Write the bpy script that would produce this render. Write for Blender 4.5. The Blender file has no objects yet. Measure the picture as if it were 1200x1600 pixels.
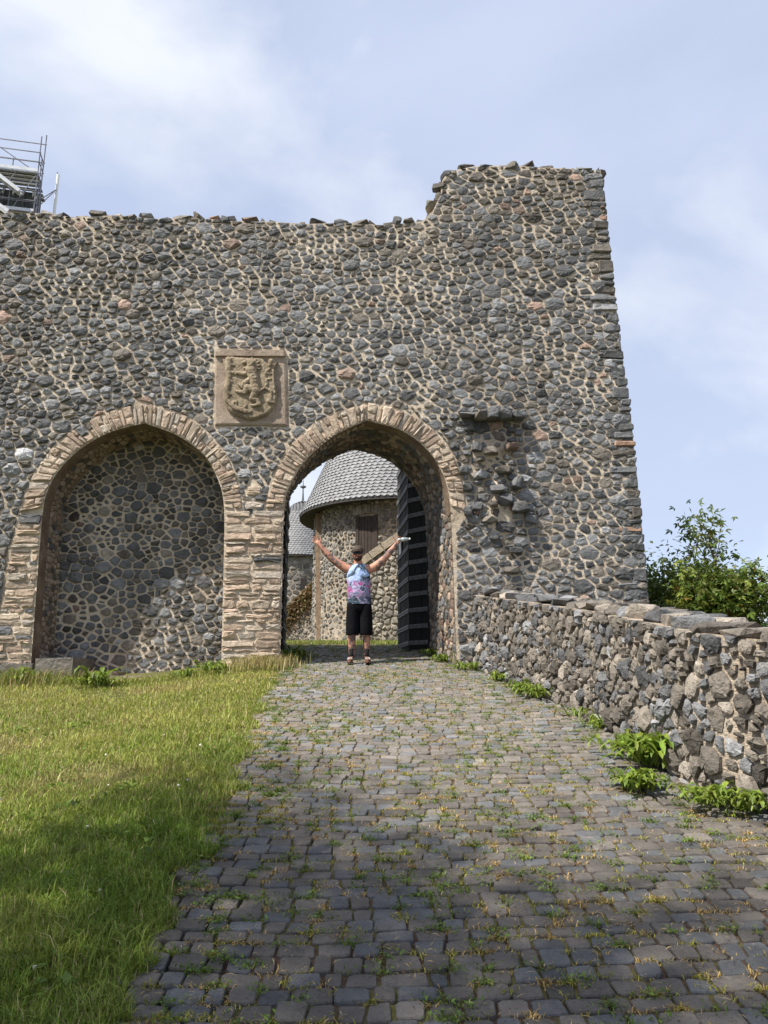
import bpy, bmesh, math, random
import numpy as np
from mathutils import Vector, Matrix, noise
from mathutils.geometry import tessellate_polygon

# ------------------------------------------------------------------ camera, light, exposure
SC = bpy.context.scene
COL = SC.collection
EYE = 1.6
PITCH = math.radians(12.5)
F = 1202.0                      # focal length in pixels of the 1200 x 1600 frame
cam = bpy.data.cameras.new('camera')
cam.sensor_fit = 'VERTICAL'
cam.sensor_height = 34.61
cam.lens = 26.0
cam.clip_end = 9000
camo = bpy.data.objects.new('camera', cam)
COL.objects.link(camo)
camo.location = (0, 0, EYE)
camo.rotation_euler = (math.pi / 2 + PITCH, 0, 0)
SC.camera = camo

SUN_DIR = Vector((1.3, 0.78, -2.2)).normalized()        # the way the light travels
sun = bpy.data.lights.new('sun', 'SUN')
sun.energy = 4.1
sun.angle = math.radians(0.9)
sun.color = (1.0, 0.94, 0.84)
suno = bpy.data.objects.new('sun', sun)
COL.objects.link(suno)
suno.rotation_euler = SUN_DIR.to_track_quat('-Z', 'Y').to_euler()
suno.location = (-20, -12, 40)

W = bpy.data.worlds.new('World')
SC.world = W
W.use_nodes = True
nt = W.node_tree
for n in list(nt.nodes):
    nt.nodes.remove(n)
def WN(t, **kw):
    n = nt.nodes.new(t)
    for k, v in kw.items():
        setattr(n, k, v)
    return n
wo = WN('ShaderNodeOutputWorld')
wb = WN('ShaderNodeBackground')
wb.inputs['Strength'].default_value = 0.10
sky = WN('ShaderNodeTexSky', sky_type='NISHITA', sun_disc=False)
sky.sun_elevation = math.asin(-SUN_DIR.z)
sky.sun_rotation = math.atan2(-SUN_DIR.x, -SUN_DIR.y)
sky.altitude = 600
sky.dust_density = 1.4
tc = WN('ShaderNodeTexCoord')
# soft high cloud: a veil plus a few brighter billows
mp = WN('ShaderNodeMapping')
mp.inputs['Scale'].default_value = (1.0, 1.0, 1.7)
mp.inputs['Location'].default_value = (4.4, 1.1, 0.3)
nt.links.new(tc.outputs['Generated'], mp.inputs['Vector'])
n1 = WN('ShaderNodeTexNoise')
n1.inputs['Scale'].default_value = 2.1
n1.inputs['Detail'].default_value = 7
n1.inputs['Roughness'].default_value = 0.48
n1.inputs['Distortion'].default_value = 0.25
nt.links.new(mp.outputs['Vector'], n1.inputs['Vector'])
r1 = WN('ShaderNodeValToRGB')
r1.color_ramp.elements[0].position = 0.40
r1.color_ramp.elements[0].color = (0.74, 0.74, 0.74, 1)
r1.color_ramp.elements[1].position = 0.68
r1.color_ramp.elements[1].color = (0.97, 0.97, 0.97, 1)
nt.links.new(n1.outputs['Fac'], r1.inputs['Fac'])
n2 = WN('ShaderNodeTexNoise')
n2.inputs['Scale'].default_value = 1.5
n2.inputs['Detail'].default_value = 7
n2.inputs['Roughness'].default_value = 0.52
n2.inputs['Distortion'].default_value = 0.4
nt.links.new(mp.outputs['Vector'], n2.inputs['Vector'])
r2 = WN('ShaderNodeValToRGB')
r2.color_ramp.elements[0].position = 0.48
r2.color_ramp.elements[0].color = (3.1, 3.5, 4.5, 1)
r2.color_ramp.elements[1].position = 0.63
r2.color_ramp.elements[1].color = (5.0, 5.15, 5.5, 1)
nt.links.new(n2.outputs['Fac'], r2.inputs['Fac'])
mx = WN('ShaderNodeMix', data_type='RGBA')
nt.links.new(r1.outputs['Color'], mx.inputs[0])
nt.links.new(sky.outputs['Color'], mx.inputs[6])
nt.links.new(r2.outputs['Color'], mx.inputs[7])
nt.links.new(mx.outputs[2], wb.inputs['Color'])
nt.links.new(wb.outputs['Background'], wo.inputs['Surface'])

SC.view_settings.view_transform = 'Standard'
SC.view_settings.look = 'None'
SC.view_settings.exposure = 1.05
SC.view_settings.gamma = 1.0
SC.view_settings.use_curve_mapping = False

# ------------------------------------------------------------------ helpers
CP, SP = math.cos(PITCH), math.sin(PITCH)

def P(x, y, Y):
    """world point on the vertical plane at distance Y seen at pixel x, y of the photograph"""
    v = (800 - y) / F
    ry, rz = CP - SP * v, SP + CP * v
    d = Y / ry
    return Vector(((x - 600) / F * d, Y, EYE + rz * d))

def proj(p):
    dy, dz = p[1], p[2] - EYE
    dep = dy * CP + dz * SP
    if dep < 0.05:
        return None
    return 600 + F * p[0] / dep, 800 - F * (dz * CP - dy * SP) / dep, dep

def smooth(t):
    t = min(1.0, max(0.0, t))
    return t * t * (3 - 2 * t)

S0 = 0.155
def gpath(y):
    """height of the path along its length: climbs to the gate, eases off behind it"""
    if y < -25:
        return S0 * -25
    if y <= 12.2:
        return S0 * y
    b = S0 * 12.2
    if y <= 18:
        t = y - 12.2
        return b + S0 * t - (S0 - 0.045) * t * t / (2 * 5.8)
    b += 5.8 * (S0 + 0.045) / 2
    return b + 0.045 * min(y - 18, 25)

LE = [(-6, -0.85), (2.0, -0.98), (3.0, -1.0), (4.1, -1.08), (4.9, -1.07), (6.3, -1.17), (9.0, -1.45), (11.7, -1.56), (13.3, -1.80), (14.5, -1.9), (17, -2.2)]
# foot of the parapet, also the right edge of the path
RE = [(-6, 3.5), (1.0, 3.2), (3.0, 2.95), (4.3, 2.70), (5.0, 2.42), (5.6, 2.16), (7.0, 2.10), (8.3, 1.99), (10.6, 1.55), (11.8, 1.12), (13.3, 0.82), (14.5, 1.1), (17, 1.6)]
def lerp_tab(tab, y):
    return float(np.interp(y, [a for a, b in tab], [b for a, b in tab]))
def ledge(y): return lerp_tab(LE, y)
def redge(y): return lerp_tab(RE, y)

def ground(x, y):
    z = gpath(y)
    if y < 13:
        l = ledge(y)
        if x < l:
            z -= 0.20 * smooth((l - x - 0.1) / 2.2)
            z += 0.02 * noise.noise(Vector((x * 0.9, y * 0.9, 3.1)))
    if y < 60:
        r = redge(min(y, 11.8)) + 0.75
        if y > 11.8:
            r = 5.0
        if x > r:
            t = x - r
            z -= 1.5 * smooth(t / 1.5) + 0.22 * t
    if x < -9:
        z -= 0.12 * (-9 - x)
    d = math.hypot(x, y - 10)
    if d > 40:
        k = smooth((d - 40) / 160)
        z = z * (1 - k) + (-40) * k
    return max(z, -40)

def G(x, y):
    """ground point under a pixel of the photograph"""
    lo, hi = 1.0, 60.0
    v = (800 - y) / F
    ry, rz = CP - SP * v, SP + CP * v
    t = 1.0
    while t < 60:
        Y = t * ry
        X = (x - 600) / F * t
        if EYE + rz * t <= ground(X, Y):
            break
        t += 0.02
    return Vector(((x - 600) / F * t, t * ry, ground((x - 600) / F * t, t * ry)))

ORG = {}
def thing(name, label, cat, loc=(0, 0, 0), group=None):
    o = bpy.data.objects.new(name, None)
    COL.objects.link(o)
    o.location = loc
    o.empty_display_size = 0.2
    o['label'] = label
    o['category'] = cat
    if group:
        o['group'] = group
    ORG[o.name] = Vector(loc)
    return o

def tag(o, label=None, cat=None, group=None, kind=None):
    for k, v in (('label', label), ('category', cat), ('group', group), ('kind', kind)):
        if v:
            o[k] = v
    return o

def mk(name, verts, faces, mat, parent=None, col=None, smooth_=False):
    """one mesh object; verts in world space; col = one rgb or one per vertex"""
    V = np.asarray(verts, dtype=np.float64).reshape(-1, 3)
    org = ORG[parent.name] if parent is not None else Vector((0, 0, 0))
    V = V - np.array(org)
    me = bpy.data.meshes.new(name)
    if isinstance(faces, np.ndarray):
        k = faces.shape[1]
        me.vertices.add(len(V)); me.vertices.foreach_set('co', V.astype(np.float32).ravel())
        me.loops.add(faces.size); me.loops.foreach_set('vertex_index', faces.astype(np.int32).ravel())
        me.polygons.add(len(faces)); me.polygons.foreach_set('loop_start', np.arange(0, faces.size, k, dtype=np.int32))
        me.update(calc_edges=True)
    else:
        me.from_pydata(V.tolist(), [], faces)
    if smooth_:
        me.polygons.foreach_set('use_smooth', [True] * len(me.polygons))
    if col is not None:
        c = np.asarray(col, dtype=np.float32)
        if c.ndim == 1:
            c = np.tile(c, (len(V), 1))
        a = me.attributes.new('col', 'FLOAT_COLOR', 'POINT')
        a.data.foreach_set('color', np.hstack([c[:, :3], np.ones((len(V), 1), np.float32)]).astype(np.float32).ravel())
    me.materials.append(mat)
    o = bpy.data.objects.new(name, me)
    COL.objects.link(o)
    if parent is not None:
        o.parent = parent
        ORG[o.name] = org          # its own local space is the thing's space
    return o

class MB:
    """collects pieces into one mesh"""
    def __init__(s):
        s.v, s.f, s.c = [], [], []
    def add(s, verts, faces, col=None):
        b = len(s.v)
        s.v.extend(verts)
        s.f.extend([[i + b for i in f] for f in faces])
        if col is not None:
            s.c.extend([col] * len(verts))
    def build(s, name, mat, parent=None, smooth_=False):
        return mk(name, s.v, s.f, mat, parent, s.c if s.c else None, smooth_)

def box_geo(a, b, jit=0.0, rng=random):
    vs = [(x, y, z) for x in (a[0], b[0]) for y in (a[1], b[1]) for z in (a[2], b[2])]
    if jit:
        vs = [tuple(c + rng.uniform(-jit, jit) for c in v) for v in vs]
    return vs, [(0, 1, 3, 2), (4, 6, 7, 5), (0, 4, 5, 1), (2, 3, 7, 6), (0, 2, 6, 4), (1, 5, 7, 3)]

def bar_geo(p, q, w, h, up=Vector((0, 0, 1))):
    """rectangular bar from p to q"""
    p, q = Vector(p), Vector(q)
    d = (q - p).normalized()
    s = d.cross(up)
    if s.length < 1e-4:
        s = Vector((1, 0, 0))
    s.normalize()
    u = s.cross(d).normalized()
    vs = []
    for e in (p, q):
        for a, b in ((-1, -1), (1, -1), (1, 1), (-1, 1)):
            vs.append(e + s * (a * w / 2) + u * (b * h / 2))
    return vs, [(0, 3, 2, 1), (4, 5, 6, 7), (0, 1, 5, 4), (1, 2, 6, 5), (2, 3, 7, 6), (3, 0, 4, 7)]

def tube_geo(pts, rad, n=6, cap=True):
    pts = [Vector(p) for p in pts]
    if not hasattr(rad, '__len__'):
        rad = [rad] * len(pts)
    vs, fs = [], []
    for i, p in enumerate(pts):
        d = (pts[min(i + 1, len(pts) - 1)] - pts[max(i - 1, 0)])
        d = d.normalized() if d.length > 1e-6 else Vector((0, 0, 1))
        a = Vector((1, 0, 0)) if abs(d.x) < 0.8 else Vector((0, 1, 0))
        s = d.cross(a).normalized(); u = s.cross(d).normalized()
        for k in range(n):
            t = 2 * math.pi * k / n
            vs.append(p + (s * math.cos(t) + u * math.sin(t)) * rad[i])
    for i in range(len(pts) - 1):
        for k in range(n):
            a, b = i * n + k, i * n + (k + 1) % n
            fs.append((a, b, b + n, a + n))
    if cap:
        fs.append(tuple(range(n))[::-1])
        fs.append(tuple(range((len(pts) - 1) * n, len(pts) * n)))
    return vs, fs

def ring_geo(rings, n=16, cap=True):
    """rings: (cx, cy, cz, rx, ry)"""
    vs, fs = [], []
    for cx, cy, cz, rx, ry in rings:
        for k in range(n):
            t = 2 * math.pi * k / n
            vs.append((cx + rx * math.cos(t), cy + ry * math.sin(t), cz))
    for i in range(len(rings) - 1):
        for k in range(n):
            a, b = i * n + k, i * n + (k + 1) % n
            fs.append((a, b, b + n, a + n))
    if cap:
        fs.append(tuple(range(n))[::-1])
        fs.append(tuple(range((len(rings) - 1) * n, len(rings) * n)))
    return vs, fs

def hull_rock(c, sx, sy, sz, rng, n=18, rot=0.0, boxy=0.55):
    """an angular broken stone"""
    bm = bmesh.new()
    cr, sr = math.cos(rot), math.sin(rot)
    for _ in range(n):
        v = Vector((rng.gauss(0, 1), rng.gauss(0, 1), rng.gauss(0, 1))).normalized()
        v = Vector([math.copysign(abs(a) ** boxy, a) for a in v]) * rng.uniform(0.82, 1.0)
        x, y, z = v.x * sx, v.y * sy, v.z * sz
        bm.verts.new((c[0] + x * cr - y * sr, c[1] + x * sr + y * cr, c[2] + z))
    r = bmesh.ops.convex_hull(bm, input=bm.verts)
    for v in [v for v in bm.verts if not v.link_faces]:
        bm.verts.remove(v)
    bm.verts.index_update()
    vs = [tuple(v.co) for v in bm.verts]
    fs = [tuple(v.index for v in f.verts) for f in bm.faces]
    bm.free()
    return vs, fs

# ------------------------------------------------------------------ materials
def M(name, rough=0.8):
    m = bpy.data.materials.new(name)
    m.use_nodes = True
    t = m.node_tree
    b = t.nodes['Principled BSDF']
    b.inputs['Roughness'].default_value = rough
    b.inputs['Specular IOR Level'].default_value = 0.35
    return m, t, b
def N(t, typ, **kw):
    n = t.nodes.new(typ)
    for k, v in kw.items():
        if k[0] == '_':
            n.inputs[k[1:].replace('_', ' ')].default_value = v
        else:
            setattr(n, k, v)
    return n
def ramp(t, src, stops):
    r = N(t, 'ShaderNodeValToRGB')
    e = r.color_ramp.elements
    while len(e) < len(stops):
        e.new(0.5)
    for k, (p, c) in enumerate(stops):
        e[k].position = p
        e[k].color = (*c, 1) if hasattr(c, '__len__') else (c, c, c, 1)
    t.links.new(src, r.inputs['Fac'])
    return r.outputs['Color']
def mixc(t, a, b, fac, mode='MIX'):
    m = N(t, 'ShaderNodeMix', data_type='RGBA', blend_type=mode)
    for k, s in ((0, fac), (6, a), (7, b)):
        if hasattr(s, 'is_linked'):
            t.links.new(s, m.inputs[k])
        elif k == 0:
            m.inputs[0].default_value = s
        else:
            m.inputs[k].default_value = (*s, 1)
    return m.outputs[2]
def nz(t, scale, detail=4, rough=0.55, vec=None, dist=0.0):
    n = N(t, 'ShaderNodeTexNoise', _Scale=scale, _Detail=detail, _Roughness=rough, _Distortion=dist)
    if vec is None:
        g = N(t, 'ShaderNodeNewGeometry')
        vec = g.outputs['Position']
    t.links.new(vec, n.inputs['Vector'])
    return n.outputs['Fac']
def bump(t, b, h, strength=0.5, dist=0.02):
    n = N(t, 'ShaderNodeBump', _Strength=strength, _Distance=dist)
    t.links.new(h, n.inputs['Height'])
    t.links.new(n.outputs['Normal'], b.inputs['Normal'])
def addv(t, a, b, k=1.0):
    m = N(t, 'ShaderNodeMath', operation='MULTIPLY_ADD')
    t.links.new(b, m.inputs[0]); m.inputs[1].default_value = k; t.links.new(a, m.inputs[2])
    return m.outputs[0]

def stone_material(name, bscale=16, bstr=0.9, lo=0.55, hi=1.45, rough=0.72, lichen=0.35, bdist=0.025, lcol=(0.30, 0.28, 0.23)):
    m, t, b = M(name, rough)
    a = N(t, 'ShaderNodeAttribute', attribute_name='col')
    n = nz(t, 9, 6, 0.65)
    v = ramp(t, n, [(0.25, lo), (0.75, hi)])
    c = mixc(t, a.outputs['Color'], v, 1.0, 'MULTIPLY')
    l = ramp(t, nz(t, 4.2, 8, 0.72), [(0.55, 0.0), (0.72, lichen)])
    c = mixc(t, c, lcol, l)
    pt = ramp(t, nz(t, 95, 2, 0.5), [(0.30, 0.55), (0.42, 1.0)])
    c = mixc(t, c, pt, 1.0, 'MULTIPLY')
    t.links.new(c, b.inputs['Base Color'])
    h = addv(t, nz(t, bscale, 5, 0.6), nz(t, bscale * 4.5, 3, 0.6), 0.35)
    bump(t, b, h, bstr, bdist)
    return m
MAT = {}
MAT['stone'] = stone_material('basalt')
MAT['tan'] = stone_material('sandstone', 20, 1.0, 0.6, 1.35, 0.85, 0.25, 0.02, (0.40, 0.36, 0.29))
MAT['sett'] = stone_material('paving_basalt', 30, 0.7, 0.7, 1.3, 0.6, 0.32, 0.012, (0.30, 0.26, 0.22))
MAT['parapet'] = stone_material('weathered_basalt', 13, 1.0, 0.5, 1.5, 0.85, 0.5, 0.035, (0.27, 0.235, 0.19))

def stain(t, c, amount=0.5, sc=0.55):
    # rain streaks and soot, drawn out down the wall
    g = N(t, 'ShaderNodeNewGeometry')
    mpn = N(t, 'ShaderNodeMapping'); mpn.inputs['Scale'].default_value = (1.6, 1.6, 0.28)
    t.links.new(g.outputs['Position'], mpn.inputs['Vector'])
    f = ramp(t, nz(t, sc, 7, 0.66, mpn.outputs['Vector']), [(0.42, 0.0), (0.62, amount)])
    return mixc(t, c, mixc(t, c, (0.42, 0.40, 0.37), 1.0, 'MULTIPLY'), f)
def mortar_material(name, c0, c1, c2, bstr=0.9, st_=False):
    m, t, b = M(name, 0.95)
    n = nz(t, 3.5, 7, 0.62)
    c = ramp(t, n, [(0.3, c0), (0.5, c1), (0.72, c2)])
    d = ramp(t, nz(t, 26, 4, 0.6), [(0.3, 0.72), (0.7, 1.12)])
    c = mixc(t, c, d, 1.0, 'MULTIPLY')
    c = stain(t, c, 0.5 if st_ else 0.3)
    t.links.new(c, b.inputs['Base Color'])
    bump(t, b, addv(t, nz(t, 11, 6, 0.62), nz(t, 60, 3, 0.6), 0.4), bstr, 0.04)
    return m
MAT['mortar'] = mortar_material('lime_mortar', (0.46, 0.375, 0.285), (0.63, 0.53, 0.415), (0.70, 0.61, 0.50), 0.8, True)
MAT['mortar2'] = mortar_material('old_mortar', (0.27, 0.22, 0.165), (0.43, 0.355, 0.275), (0.54, 0.475, 0.385), 1.0)
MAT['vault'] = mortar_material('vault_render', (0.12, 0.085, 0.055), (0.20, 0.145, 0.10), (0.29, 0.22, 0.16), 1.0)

def plain(name, col, rough=0.6, metal=0.0, var=0.0, scale=8, bs=0.0):
    m, t, b = M(name, rough)
    b.inputs['Metallic'].default_value = metal
    if var:
        v = ramp(t, nz(t, scale, 5), [(0.3, 1 - var), (0.7, 1 + var)])
        t.links.new(mixc(t, col, v, 1.0, 'MULTIPLY'), b.inputs['Base Color'])
    else:
        b.inputs['Base Color'].default_value = (*col, 1)
    if bs:
        bump(t, b, nz(t, scale * 5, 4), bs, 0.01)
    return m
def attr_mat(name, rough=0.6, trans=0.0, var=0.25):
    m, t, b = M(name, rough)
    a = N(t, 'ShaderNodeAttribute', attribute_name='col')
    v = ramp(t, nz(t, 30, 2), [(0.3, 1 - var), (0.7, 1 + var)])
    c = mixc(t, a.outputs['Color'], v, 1.0, 'MULTIPLY')
    t.links.new(c, b.inputs['Base Color'])
    if trans:
        tr = N(t, 'ShaderNodeBsdfTranslucent')
        t.links.new(c, tr.inputs['Color'])
        ms = N(t, 'ShaderNodeMixShader'); ms.inputs[0].default_value = trans
        out = t.nodes['Material Output']
        t.links.new(b.outputs[0], ms.inputs[1]); t.links.new(tr.outputs[0], ms.inputs[2])
        t.links.new(ms.outputs[0], out.inputs['Surface'])
    return m
MAT['leaf'] = attr_mat('leaf', 0.5, 0.35)
MAT['grass'] = attr_mat('grass_blade', 0.6, 0.30)
MAT['bark'] = plain('bark', (0.10, 0.075, 0.055), 0.9, 0, 0.4, 12, 0.6)
MAT['iron'] = plain('strap_iron', (0.13, 0.13, 0.135), 0.5, 0.3, 0.3, 20, 0.2)
MAT['blackwood'] = plain('tarred_oak', (0.006, 0.006, 0.006), 0.8, 0, 0.4, 14, 0.5)
MAT['steel'] = plain('galvanised_tube', (0.22, 0.22, 0.24), 0.45, 0.7, 0.2, 5)
MAT['alu'] = plain('aluminium_deck', (0.55, 0.56, 0.57), 0.45, 0.5, 0.15, 5)
MAT['deckdark'] = plain('deck_underside', (0.09, 0.10, 0.09), 0.7, 0.0, 0.3, 5)
MAT['whitepole'] = plain('white_plastic', (0.80, 0.81, 0.82), 0.35)
MAT['wood'] = plain('weathered_timber', (0.24, 0.17, 0.115), 0.85, 0, 0.35, 9, 0.5)
MAT['darkwood'] = plain('dark_board', (0.035, 0.024, 0.018), 0.7, 0, 0.4, 9, 0.4)
MAT['slate'] = stone_material('roof_slate', 18, 0.35, 0.75, 1.25, 0.62, 0.15, 0.01, (0.30, 0.31, 0.30))
MAT['soffit'] = plain('soffit_board', (0.03, 0.026, 0.024), 0.9)
MAT['lead'] = plain('lead_sheet', (0.16, 0.165, 0.17), 0.5, 0.4)
MAT['paper'] = plain('white_notice', (0.8, 0.8, 0.78), 0.6)
MAT['relief'] = mortar_material('carved_sandstone', (0.20, 0.155, 0.105), (0.33, 0.265, 0.185), (0.45, 0.37, 0.26), 0.8)
MAT['panelstone'] = mortar_material('panel_sandstone', (0.24, 0.18, 0.145), (0.36, 0.285, 0.225), (0.44, 0.37, 0.29), 0.5)

def ground_material(name, stops, sc=1.3, bs=0.6):
    m, t, b = M(name, 0.95)
    n = addv(t, nz(t, sc, 6, 0.6), nz(t, sc * 14, 5, 0.65), 0.5)
    mm = N(t, 'ShaderNodeMath', operation='MULTIPLY'); t.links.new(n, mm.inputs[0]); mm.inputs[1].default_value = 0.667
    t.links.new(ramp(t, mm.outputs[0], stops), b.inputs['Base Color'])
    bump(t, b, nz(t, 45, 5), bs, 0.02)
    return m
MAT['turf'] = ground_material('turf_soil', [(0.32, (0.05, 0.045, 0.02)), (0.48, (0.085, 0.085, 0.025)), (0.66, (0.14, 0.12, 0.045))])
MAT['bed'] = ground_material('joint_soil', [(0.36, (0.03, 0.018, 0.013)), (0.46, (0.075, 0.043, 0.028)), (0.54, (0.09, 0.085, 0.025)), (0.66, (0.15, 0.14, 0.04))], 2.2)

# ------------------------------------------------------------------ masonry packing
def pip(poly, pts):
    x, y = pts[:, 0], pts[:, 1]
    ins = np.zeros(len(pts), bool)
    a = poly; b = np.roll(poly, -1, axis=0)
    for (x0, y0), (x1, y1) in zip(a, b):
        if y0 == y1:
            continue
        c = ((y0 > y) != (y1 > y)) & (x < (x1 - x0) * (y - y0) / (y1 - y0) + x0)
        ins ^= c
    return ins

def nearest(poly, p):
    a = poly; b = np.roll(poly, -1, axis=0)
    d = b - a
    l = (d * d).sum(1); l[l == 0] = 1e-9
    t = np.clip(((p - a) * d).sum(1) / l, 0, 1)
    q = a + d * t[:, None]
    e = ((q - p) ** 2).sum(1)
    k = e.argmin()
    return q[k], math.sqrt(e[k])

def pack(outer, holes, classes, asp, seed, gap=0.03, course=0.0):
    """irregular rubble filling a region: returns polygons (k x 2) in the region's own coordinates"""
    rs = np.random.RandomState(seed)
    S = np.array([1.0 / asp, 1.0])
    outer = np.asarray(outer, float) * S
    holes = [np.asarray(h, float) * S for h in holes]
    lo, hi = outer.min(0), outer.max(0)
    cs = max(c[1] for c in classes) * 2.0
    grid, pts, rad = {}, [], []
    area = np.prod(hi - lo)
    for rmin, rmax, k in classes:
        n = int(area / (math.pi * ((rmin + rmax) / 2) ** 2) * k)
        c = lo + rs.rand(n, 2) * (hi - lo)
        if course:
            ch = (rmin + rmax) * 0.96
            ph = c[:, 1] + 0.05 * np.sin(c[:, 0] * 1.7) + 0.03 * np.sin(c[:, 0] * 4.1 + 1)
            k_ = course * (0.55 + 0.45 * np.sin(c[:, 0] * .9 + c[:, 1] * 1.3))
            c[:, 1] += k_ * (np.round(ph / ch) * ch - ph)
        ok = pip(outer, c)
        for h in holes:
            ok &= ~pip(h, c)
        for p in c[ok]:
            r = rs.uniform(rmin, rmax)
            gx, gy = int(p[0] // cs), int(p[1] // cs)
            good = True
            for i in (-1, 0, 1):
                for j in (-1, 0, 1):
                    for q in grid.get((gx + i, gy + j), ()):
                        dx, dy = pts[q][0] - p[0], pts[q][1] - p[1]
                        m = (r + rad[q]) * 0.84
                        if dx * dx + dy * dy < m * m:
                            good = False; break
                    if not good: break
                if not good: break
            if good:
                grid.setdefault((gx, gy), []).append(len(pts))
                pts.append((p[0], p[1])); rad.append(r)
    n = len(pts)
    allp, allr = list(pts), list(rad)
    WK = 0.45
    for i in range(n):
        p = np.array(pts[i])
        for poly in [outer] + holes:
            q, d = nearest(poly, p)
            if d < rad[i] * 2.4:
                m = 2 * q - p
                allp.append((m[0], m[1])); allr.append(rad[i])
    A = np.array(allp); R = np.array(allr); Wt = R * R * WK
    out = []
    rng = random.Random(seed + 5)
    for i in range(n):
        p = A[i]
        d2 = ((A - p) ** 2).sum(1)
        idx = np.argpartition(d2 - Wt, min(26, len(A) - 1))[:27]
        idx = idx[np.argsort((d2 - Wt)[idx])]
        r = R[i] * 2.1
        poly = [(-r, -r), (r, -r), (r, r), (-r, r)]
        gi = gap * rng.uniform(0.5, 1.5) * (0.85 + 0.75 * max(-.7, (0.3 if seed == 103 else 1) * noise.noise(Vector((p[0] * 1.3, p[1] * 1.3, seed)))))
        for j in idx:
            if j == i:
                continue
            nx, ny = A[j] - p
            d = math.hypot(nx, ny)
            if d < 1e-6:
                continue
            nx /= d; ny /= d
            off = (d * d + Wt[i] - Wt[j]) / (2 * d) - gi / 2
            new = []
            m = len(poly)
            for k in range(m):
                ax, ay = poly[k]; bx, by = poly[(k + 1) % m]
                da = ax * nx + ay * ny - off; db = bx * nx + by * ny - off
                if da <= 0: new.append((ax, ay))
                if (da < 0 < db) or (db < 0 < da):
                    t = da / (da - db)
                    new.append((ax + (bx - ax) * t, ay + (by - ay) * t))
            poly = new
            if len(poly) < 3:
                break
        if len(poly) < 3:
            continue
        # drop tiny edges
        q = [poly[0]]
        for a in poly[1:]:
            if math.hypot(a[0] - q[-1][0], a[1] - q[-1][1]) > R[i] * 0.32:
                q.append(a)
        if len(q) < 3:
            continue
        # round the corners
        k = len(q); rr = []
        for a in range(k):
            x0, y0 = q[a]; x1, y1 = q[(a + 1) % k]
            t0, t1 = rng.uniform(0.04, 0.19), rng.uniform(0.81, 0.96)
            rr.append((x0 + (x1 - x0) * t0, y0 + (y1 - y0) * t0))
            rr.append((x0 + (x1 - x0) * t1, y0 + (y1 - y0) * t1))
        j = R[i] * 0.075
        rr = [((p[0] + x + rng.uniform(-j, j)) * asp, p[1] + y + rng.uniform(-j, j)) for x, y in rr]
        out.append((np.array(rr), R[i]))
    return out

def stone_geo(poly, h, mapf, rng, sink=0.03, tilt=0.5, inset=0.60, edge=0.55):
    """a stone with rough facets standing h proud of its surface"""
    c = poly.mean(0)
    n = len(poly)
    tx, ty = rng.uniform(-tilt, tilt), rng.uniform(-tilt, tilt)
    ext = np.abs(poly - c).max(0) + 1e-6
    U, V, Hh = [], [], []
    for k in range(n):
        U.append(poly[k][0]); V.append(poly[k][1]); Hh.append(-sink)
    for k in range(n):
        q = c + (poly[k] - c) * rng.uniform(0.93, 1.0)
        e = (q - c) / ext
        U.append(q[0]); V.append(q[1]); Hh.append(max(0.004, h * (edge + 0.5 * (tx * e[0] + ty * e[1]) + rng.uniform(-0.12, 0.12))))
    for k in range(n):
        q = c + (poly[k] - c) * (inset + rng.uniform(-0.16, 0.16))
        e = (q - c) / ext
        U.append(q[0]); V.append(q[1]); Hh.append(max(0.006, h * (0.95 + 0.8 * (tx * e[0] + ty * e[1]) + rng.uniform(-0.22, 0.22))))
    q = c + ext * np.array([rng.uniform(-.2, .2), rng.uniform(-.2, .2)])
    U.append(q[0]); V.append(q[1]); Hh.append(h * rng.uniform(0.85, 1.2))
    X = mapf(np.array(U), np.array(V), np.array(Hh))
    fs = []
    for r in range(2):
        for k in range(n):
            a, b = r * n + k, r * n + (k + 1) % n
            fs.append((a, b, b + n, a + n))
    for k in range(n):
        fs.append((2 * n + k, 2 * n + (k + 1) % n, 3 * n))
    return X, fs

def emit(stones, parent, name, mat, limit=300, massname=None):
    """the stones that show largest become parts, the rest one mass"""
    sc = []
    for X, fs, c in stones:
        p = proj(X.mean(0))
        s = 0
        if p and -5 < p[0] < 1205 and -5 < p[1] < 1605:
            e = X.max(0) - X.min(0)
            e = sorted(e)
            s = e[2] * e[1] / (p[2] ** 2)
        sc.append(s)
    order = sorted(range(len(stones)), key=lambda k: -sc[k])
    mb = MB()
    for r, k in enumerate(order):
        X, fs, c = stones[k]
        if r < limit and sc[k] > 0:
            mk(name, X, fs, mat, parent, c)
        else:
            mb.add(X.tolist(), fs, c)
    if mb.v:
        o = mb.build(massname or ('small_' + name), mat, parent)
        o['kind'] = 'stuff'

R0 = random.Random(7)
def basalt(rng, lum=0.118, red=0.03, brown=0.25):
    k = lum * math.exp(rng.gauss(0, 0.36))
    if rng.random() < red:
        return (k * 1.75, k * 1.22, k * 0.98)
    if rng.random() < brown:
        return (k * 1.18, k * 1.04, k * 0.88)
    return (k * 0.98, k * 1.0, k * 1.04)
TANS = [(0.44, 0.33, 0.245), (0.39, 0.305, 0.23), (0.50, 0.42, 0.33), (0.34, 0.25, 0.19), (0.43, 0.35, 0.27), (0.41, 0.37, 0.32), (0.39, 0.295, 0.22)]
def tan(rng, grey=0.06):
    if rng.random() < grey:
        return basalt(rng, 0.15)
    c = rng.choice(TANS); k = math.exp(rng.gauss(0, 0.15))
    return tuple((0.68 * a + 0.32 * b) * k for a, b in zip(c, (0.44, 0.35, 0.275)))

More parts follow.
